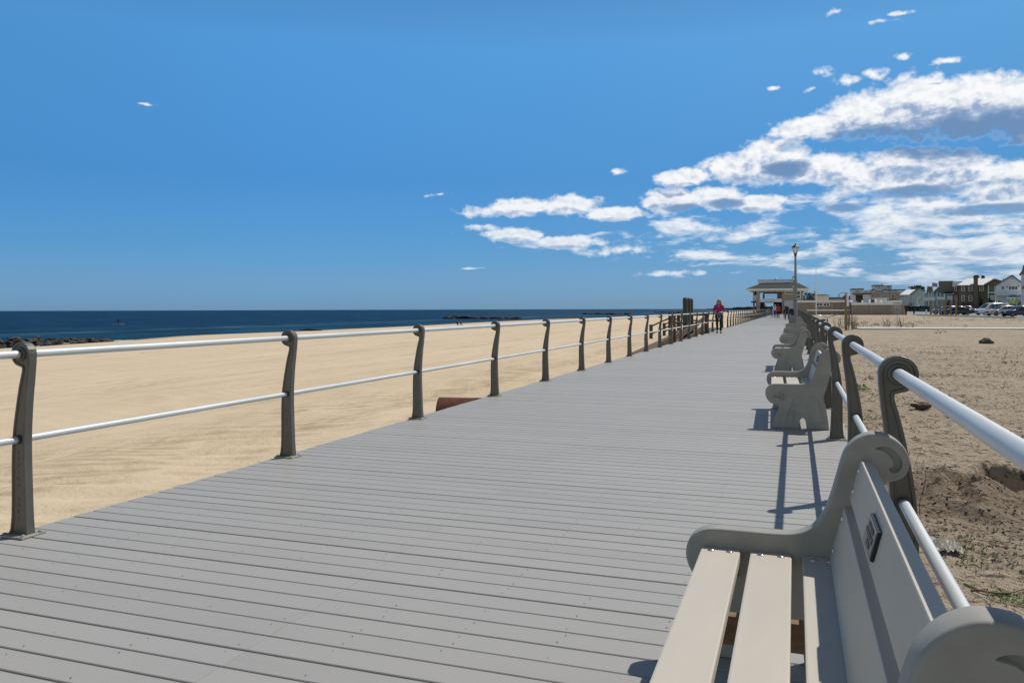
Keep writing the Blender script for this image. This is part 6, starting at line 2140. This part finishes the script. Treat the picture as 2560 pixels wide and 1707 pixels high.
# two far jetties lying in the sea, each read as one dark mass
def far_jetty(px0, px1, py, n, size, seed, sea):
    r3 = random.Random(seed)
    mb = MB()
    a, b = Vector(on_z(px0, py, SEA_Z)), Vector(on_z(px1, py + 0.6, SEA_Z))
    for k in range(n):
        p = a.lerp(b, (k + r3.random()) / n)
        s = size * r3.uniform(0.5, 1.2)
        mb.ball((p.x, p.y + r3.uniform(-2, 2), SEA_Z + s * r3.uniform(-0.15, 0.35)), s, 0, 1, sc=(1.5, 1.0, 0.55), rough=0.4, seed=k, smooth=False)
    return tag(mb.build("jetty_rocks", M_ROCKB), kind='stuff')
far_jetty(1120, 1296, 796.5, 70, 1.5, 5, 0)
far_jetty(1462, 1572, 785.6, 60, 1.5, 6, 0)
far_jetty(1638, 1720, 781.0, 40, 1.7, 7, 0)
# foam round the near jetty: broken white water lying on the sea
M_FOAM = mat("sea_foam", (0.72, 0.74, 0.74), 0.8, var=0.1, scale=2)
mb = MB()
r3 = random.Random(8)
for k in range(26):
    f = r3.random()
    p = Vector((-84.5, 70.0, 0)).lerp(Vector((-87, 83, 0)), f)
    L_, w_ = r3.uniform(0.8, 2.6), r3.uniform(0.15, 0.5)
    cx_, cy_ = p.x + r3.uniform(-1, 4), p.y + r3.uniform(-3, 5)
    ang = 0.7 + r3.uniform(-0.4, 0.4)
    pts = []
    for j in range(12):
        a = 2 * PI * j / 12
        rad = 1 + 0.35 * r3.uniform(-1, 1)
        u, v = L_ * math.cos(a) * rad, w_ * math.sin(a) * rad
        pts.append((cx_ + u * math.cos(ang) - v * math.sin(ang), cy_ + u * math.sin(ang) + v * math.cos(ang), SEA_Z + 0.035 + 0.05 * r3.random()))
    mb.add(pts, [tuple(range(12))])
tag(mb.build("sea_foam", M_FOAM), kind='stuff')
# driftwood on the sand by the water
for (px, py, lab) in ((776, 825.0, "dark flat driftwood lying on the sand near the water's edge"),):
    q = on_z(px, py, -2.6)
    mb = MB(); mb.tube([(-2.2, 0, 0.1), (-0.6, 0.2, 0.22), (1.2, -0.1, 0.16), (2.4, 0.1, 0.08)], [0.12, 0.22, 0.2, 0.08], 8)
    tag(mb.build("driftwood", M_ROCKB, loc=(q[0], q[1], beach_z(q[0], q[1]))), lab, "driftwood")

# ---------------------------------------------------------------- what lies on the rough ground
rr = random.Random(41)
M_L1 = leafmat("dark_plant_litter", (0.022, 0.014, 0.009), (0.10, 0.065, 0.040))
M_L2 = leafmat("straw_litter", (0.22, 0.16, 0.10), (0.42, 0.34, 0.23))
M_L3 = leafmat("small_green_leaves", (0.045, 0.085, 0.012), (0.13, 0.20, 0.04))
M_L4 = leafmat("olive_succulent_leaves", (0.055, 0.060, 0.020), (0.17, 0.17, 0.08))


def flake(mb, x, y, z, l, w, a, tilt, mi=0):
    d = Vector((math.cos(a), math.sin(a), math.sin(tilt))) * l
    s = Vector((-math.sin(a), math.cos(a), rr.uniform(-0.4, 0.4))) * w
    p = Vector((x, y, z))
    mb.add([p - d, p - s, p + d, p + s], [(0, 1, 2, 3)], mi)


mb = MB()
n = 0
while n < 26000:
    y = 1.0 + 30.0 * rr.random() ** 1.7
    x = 0.62 + (y * 0.34 + 0.6) * rr.random()
    dens = vec_noise(x, y, 0.9, 11.0) + 0.5 * vec_noise(x, y, 3.0, 4.0)
    near_mound = math.hypot((x - 1.05) / 0.8, (y - 6.0) / 1.1) < 1 and rr.random() < 0.75
    if dens < rr.uniform(-0.35, 0.45) and not near_mound: continue
    l = rr.uniform(0.004, 0.013) * (1 + y * 0.05)
    long_ = rr.random() < 0.25
    flake(mb, x, y, land_z(x, y) + l * 0.35, l * (2.6 if long_ else 1), l * (0.12 if long_ else rr.uniform(0.35, 0.7)), rr.uniform(0, PI), rr.uniform(-0.7, 0.7), 0 if rr.random() < 0.80 else 1)
    n += 1
tag(mb.build("plant_litter", [M_L1, M_L2]), kind='stuff')

# low succulent patches and moss, in the places the photo shows them
mb = MB()
def patch(px, py, rx, ry, k, mi, size):
    c = on_z(px, py, -0.05)
    for _ in range(k):
        x, y = c[0] + rr.gauss(0, rx), c[1] + rr.gauss(0, ry)
        if x < 0.6: continue
        z = land_z(x, y)
        a = rr.uniform(0, 2 * PI)
        for j in range(3):
            flake(mb, x + rr.uniform(-1, 1) * size, y + rr.uniform(-1, 1) * size, z + size * 0.8, size * rr.uniform(0.7, 1.3), size * 0.28, a + j * 2.1, rr.uniform(0.2, 1.1), mi)
patch(2450, 1384, 0.14, 0.14, 110, 1, 0.012)
patch(2400, 1340, 0.12, 0.2, 40, 1, 0.012)
patch(2515, 1478, 0.05, 0.03, 120, 0, 0.007)
patch(2555, 1500, 0.06, 0.03, 80, 0, 0.007)
patch(2530, 1400, 0.3, 0.3, 80, 1, 0.012)
patch(2160, 975, 0.1, 0.15, 40, 0, 0.02)
patch(2370, 936, 0.25, 0.2, 60, 0, 0.02)
patch(2310, 942, 0.25, 0.2, 40, 0, 0.02)
patch(2530, 933, 0.6, 0.25, 60, 0, 0.02)
patch(2330, 885, 0.5, 0.3, 36, 0, 0.02)
patch(2280, 880, 0.5, 0.3, 26, 0, 0.02)
patch(2290, 1000, 0.3, 0.25, 60, 0, 0.018)
patch(2180, 1045, 0.1, 0.1, 40, 0, 0.014)
tag(mb.build("ground_cover", [M_L3, M_L4]), kind='stuff')

# tufts of grass and dry weeds further out
mb = MB()
for (px0, px1, py, k, mi) in ((2140, 2330, 805, 90, 0), (2150, 2290, 811, 60, 1), (2330, 2560, 800, 90, 1), (2370, 2420, 814, 10, 0), (2340, 2375, 827, 7, 0), (2200, 2560, 795, 120, 1), (2110, 2200, 812, 26, 2), (2230, 2280, 818, 16, 2)):
    for _ in range(k):
        c = on_z(rr.uniform(px0, px1), py + rr.gauss(0, 2.0), 0.0)
        h = rr.uniform(0.03, 0.09) * (1.8 if mi == 2 else 1)
        a = rr.uniform(0, PI)
        for j in range(3):
            w = 0.022
            x, y = c[0] + rr.uniform(-0.15, 0.15), c[1] + rr.uniform(-0.15, 0.15)
            z = land_z(x, y)
            mb.add([(x - w, y, z), (x + w, y, z), (x + rr.uniform(-0.08, 0.08), y + rr.uniform(-0.05, 0.05), z + h)], [(0, 1, 2)], mi)
tag(mb.build("grass", [leafmat("yellow_green_blades", (0.12, 0.15, 0.03), (0.22, 0.24, 0.07)), leafmat("straw_olive_blades", (0.16, 0.14, 0.06), (0.26, 0.22, 0.11)), M_DRY]), kind='stuff')

# standing dry weeds round the posts
mb = MB()
for (px, py, k) in ((2112, 818, 14), (2135, 820, 16), (2122, 815, 10), (2250, 817, 10), (2218, 816, 6), (2097, 822, 8)):
    for _ in range(k):
        c = on_z(px + rr.gauss(0, 4), py + rr.gauss(0, 0.8), 0.0)
        h = rr.uniform(0.35, 0.95)
        p = Vector((c[0], c[1], land_z(c[0], c[1])))
        q = p + Vector((rr.uniform(-0.15, 0.15), rr.uniform(-0.15, 0.15), h))
        mb.tube([p, p.lerp(q, 0.5) + Vector((0.02, 0, 0)), q], [0.012, 0.008, 0.004], 4)
        for j in range(4):
            s = p.lerp(q, 0.4 + 0.15 * j)
            mb.tube([s, s + Vector((rr.uniform(-0.15, 0.15), rr.uniform(-0.1, 0.1), rr.uniform(0.05, 0.15)))], [0.006, 0.003], 3)
tag(mb.build("dry_weeds", M_DRY), kind='stuff')

# single things on the ground that one can point at
q = on_z(2466, 858, -0.05)
mb = MB(); mb.ball((0, 0, 0.06), 0.21, 0, 3, sc=(1.0, 0.8, 0.62), rough=0.45, seed=3, smooth=False)
tag(mb.build("rock", mat("dark_brown_rock", (0.085, 0.066, 0.052), 0.9, var=0.3, scale=6, bump=0.5, bscale=20), loc=(q[0], q[1], land_z(q[0], q[1]))), "dark brown rock lying alone on the rough sandy ground", "rock")
q = on_z(2306, 1022, -0.05)
mb = MB(); mb.ball((0, 0, 0.03), 0.095, 0, 3, sc=(1.2, 0.8, 0.5), rough=0.5, seed=9, smooth=False)
tag(mb.build("rock", mat("brown_clod", (0.11, 0.075, 0.05), 0.95, var=0.3, scale=12), loc=(q[0], q[1], land_z(q[0], q[1]))), "small flat brown stone close to the land side top rail", "rock")


def leafy(name, label, px, py, m, k, size, spread, seed):
    r_ = random.Random(seed)
    q = on_z(px, py, -0.03)
    mb = MB()
    for _ in range(k):
        a = r_.uniform(0, 2 * PI)
        c = Vector((r_.gauss(0, spread), r_.gauss(0, spread), size * r_.uniform(0.3, 1.6)))
        d = Vector((math.cos(a), math.sin(a), r_.uniform(-0.4, 0.6))).normalized()
        s = d.orthogonal().normalized()
        mid = c + d * size * 0.55
        mb.add([c, mid - s * size * 0.4, c + d * size * 1.15, mid + s * size * 0.4, mid + Vector((0, 0, size * 0.12))], [(0, 1, 4), (1, 2, 4), (2, 3, 4), (3, 0, 4)])
    return tag(mb.build(name, m, loc=(q[0], q[1], land_z(q[0], q[1]))), label, "fallen leaves" if "leaves" in name else "plant")
leafy("fallen_leaves", "bright orange dry leaves lying on the sand beyond the top rail", 2374, 995, mat("orange_leaf", (0.42, 0.085, 0.015), 0.7, var=0.3, scale=40), 7, 0.055, 0.05, 1)
leafy("seedling", "small reddish seedling on the sand beside the second railing head", 2170, 948, mat("red_leaf", (0.16, 0.018, 0.022), 0.7, var=0.3, scale=40), 14, 0.045, 0.05, 2)
leafy("seedling", "reddish seedlings on the sand at the right edge, level with the rock", 2528, 911, mat("dull_red_leaf", (0.18, 0.03, 0.03), 0.7, var=0.3, scale=40), 16, 0.055, 0.10, 3)
leafy("seedling", "small green seedling in the sand just right of the railing posts", 2153, 972, M_L3, 14, 0.05, 0.04, 4)

# crumpled plastic caught under the middle rail
q = on_z(2364, 1378, -0.05)
bm = bmesh.new()
bmesh.ops.create_grid(bm, x_segments=16, y_segments=12, size=0.5)
for v in bm.verts:
    p = v.co
    v.co = Vector((p.x * 0.15, p.y * 0.12, 0.012 + 0.05 * abs(mnoise.noise(Vector((p.x * 6, p.y * 6, 2)))) + 0.035 * abs(mnoise.noise(Vector((p.x * 14, p.y * 14, 7)))) + 0.05 * max(0, p.y)))
mb = MB(); mb.bm(bm); bm.free()
o = tag(mb.build("plastic_wrapper", mat("crumpled_pale_plastic", (0.66, 0.60, 0.50), 0.5, var=0.2, scale=18), loc=(q[0], q[1], land_z(q[0], q[1]))), "crumpled pale plastic wrapper on the ground beside the middle rail", "litter")

# dead sticks
def stick(label, pts, r):
    P3 = []
    for (px, py, dz) in pts:
        c = on_z(px, py, -0.04)
        P3.append((c[0], c[1], land_z(c[0], c[1]) + dz))
    P3 = [tuple(p) for p in spline(P3, 4)]
    mb = MB(); mb.tube(P3, [r * (1 - 0.7 * k / len(P3)) for k in range(len(P3))], 6)
    return tag(mb.build("stick", M_STICK), label, "stick")
M_STICK = mat("grey_brown_stick", (0.17, 0.125, 0.09), 0.85, var=0.3, scale=20)
stick("long pale stick lying across the ground above the green moss", [(2410, 1457, 0.01), (2450, 1467, 0.012), (2500, 1473, 0.012), (2540, 1470, 0.015), (2590, 1462, 0.01)], 0.006)
stick("curved pale root arching over the ground near the bench end", [(2428, 1470, 0.005), (2455, 1478, 0.03), (2472, 1490, 0.03), (2477, 1512, 0.005)], 0.006)
stick("thin upright forked twig between the bench scroll and the hollow", [(2280, 1180, 0.0), (2304, 1150, 0.10), (2318, 1130, 0.16)], 0.0028)
stick("second thin bent twig just right of the bench scroll", [(2300, 1270, 0.0), (2325, 1215, 0.08), (2328, 1150, 0.16)], 0.003)
stick("dark curved stick standing out of the sand near the rock", [(2505, 901, 0.0), (2514, 893, 0.08), (2519, 880, 0.22)], 0.012)
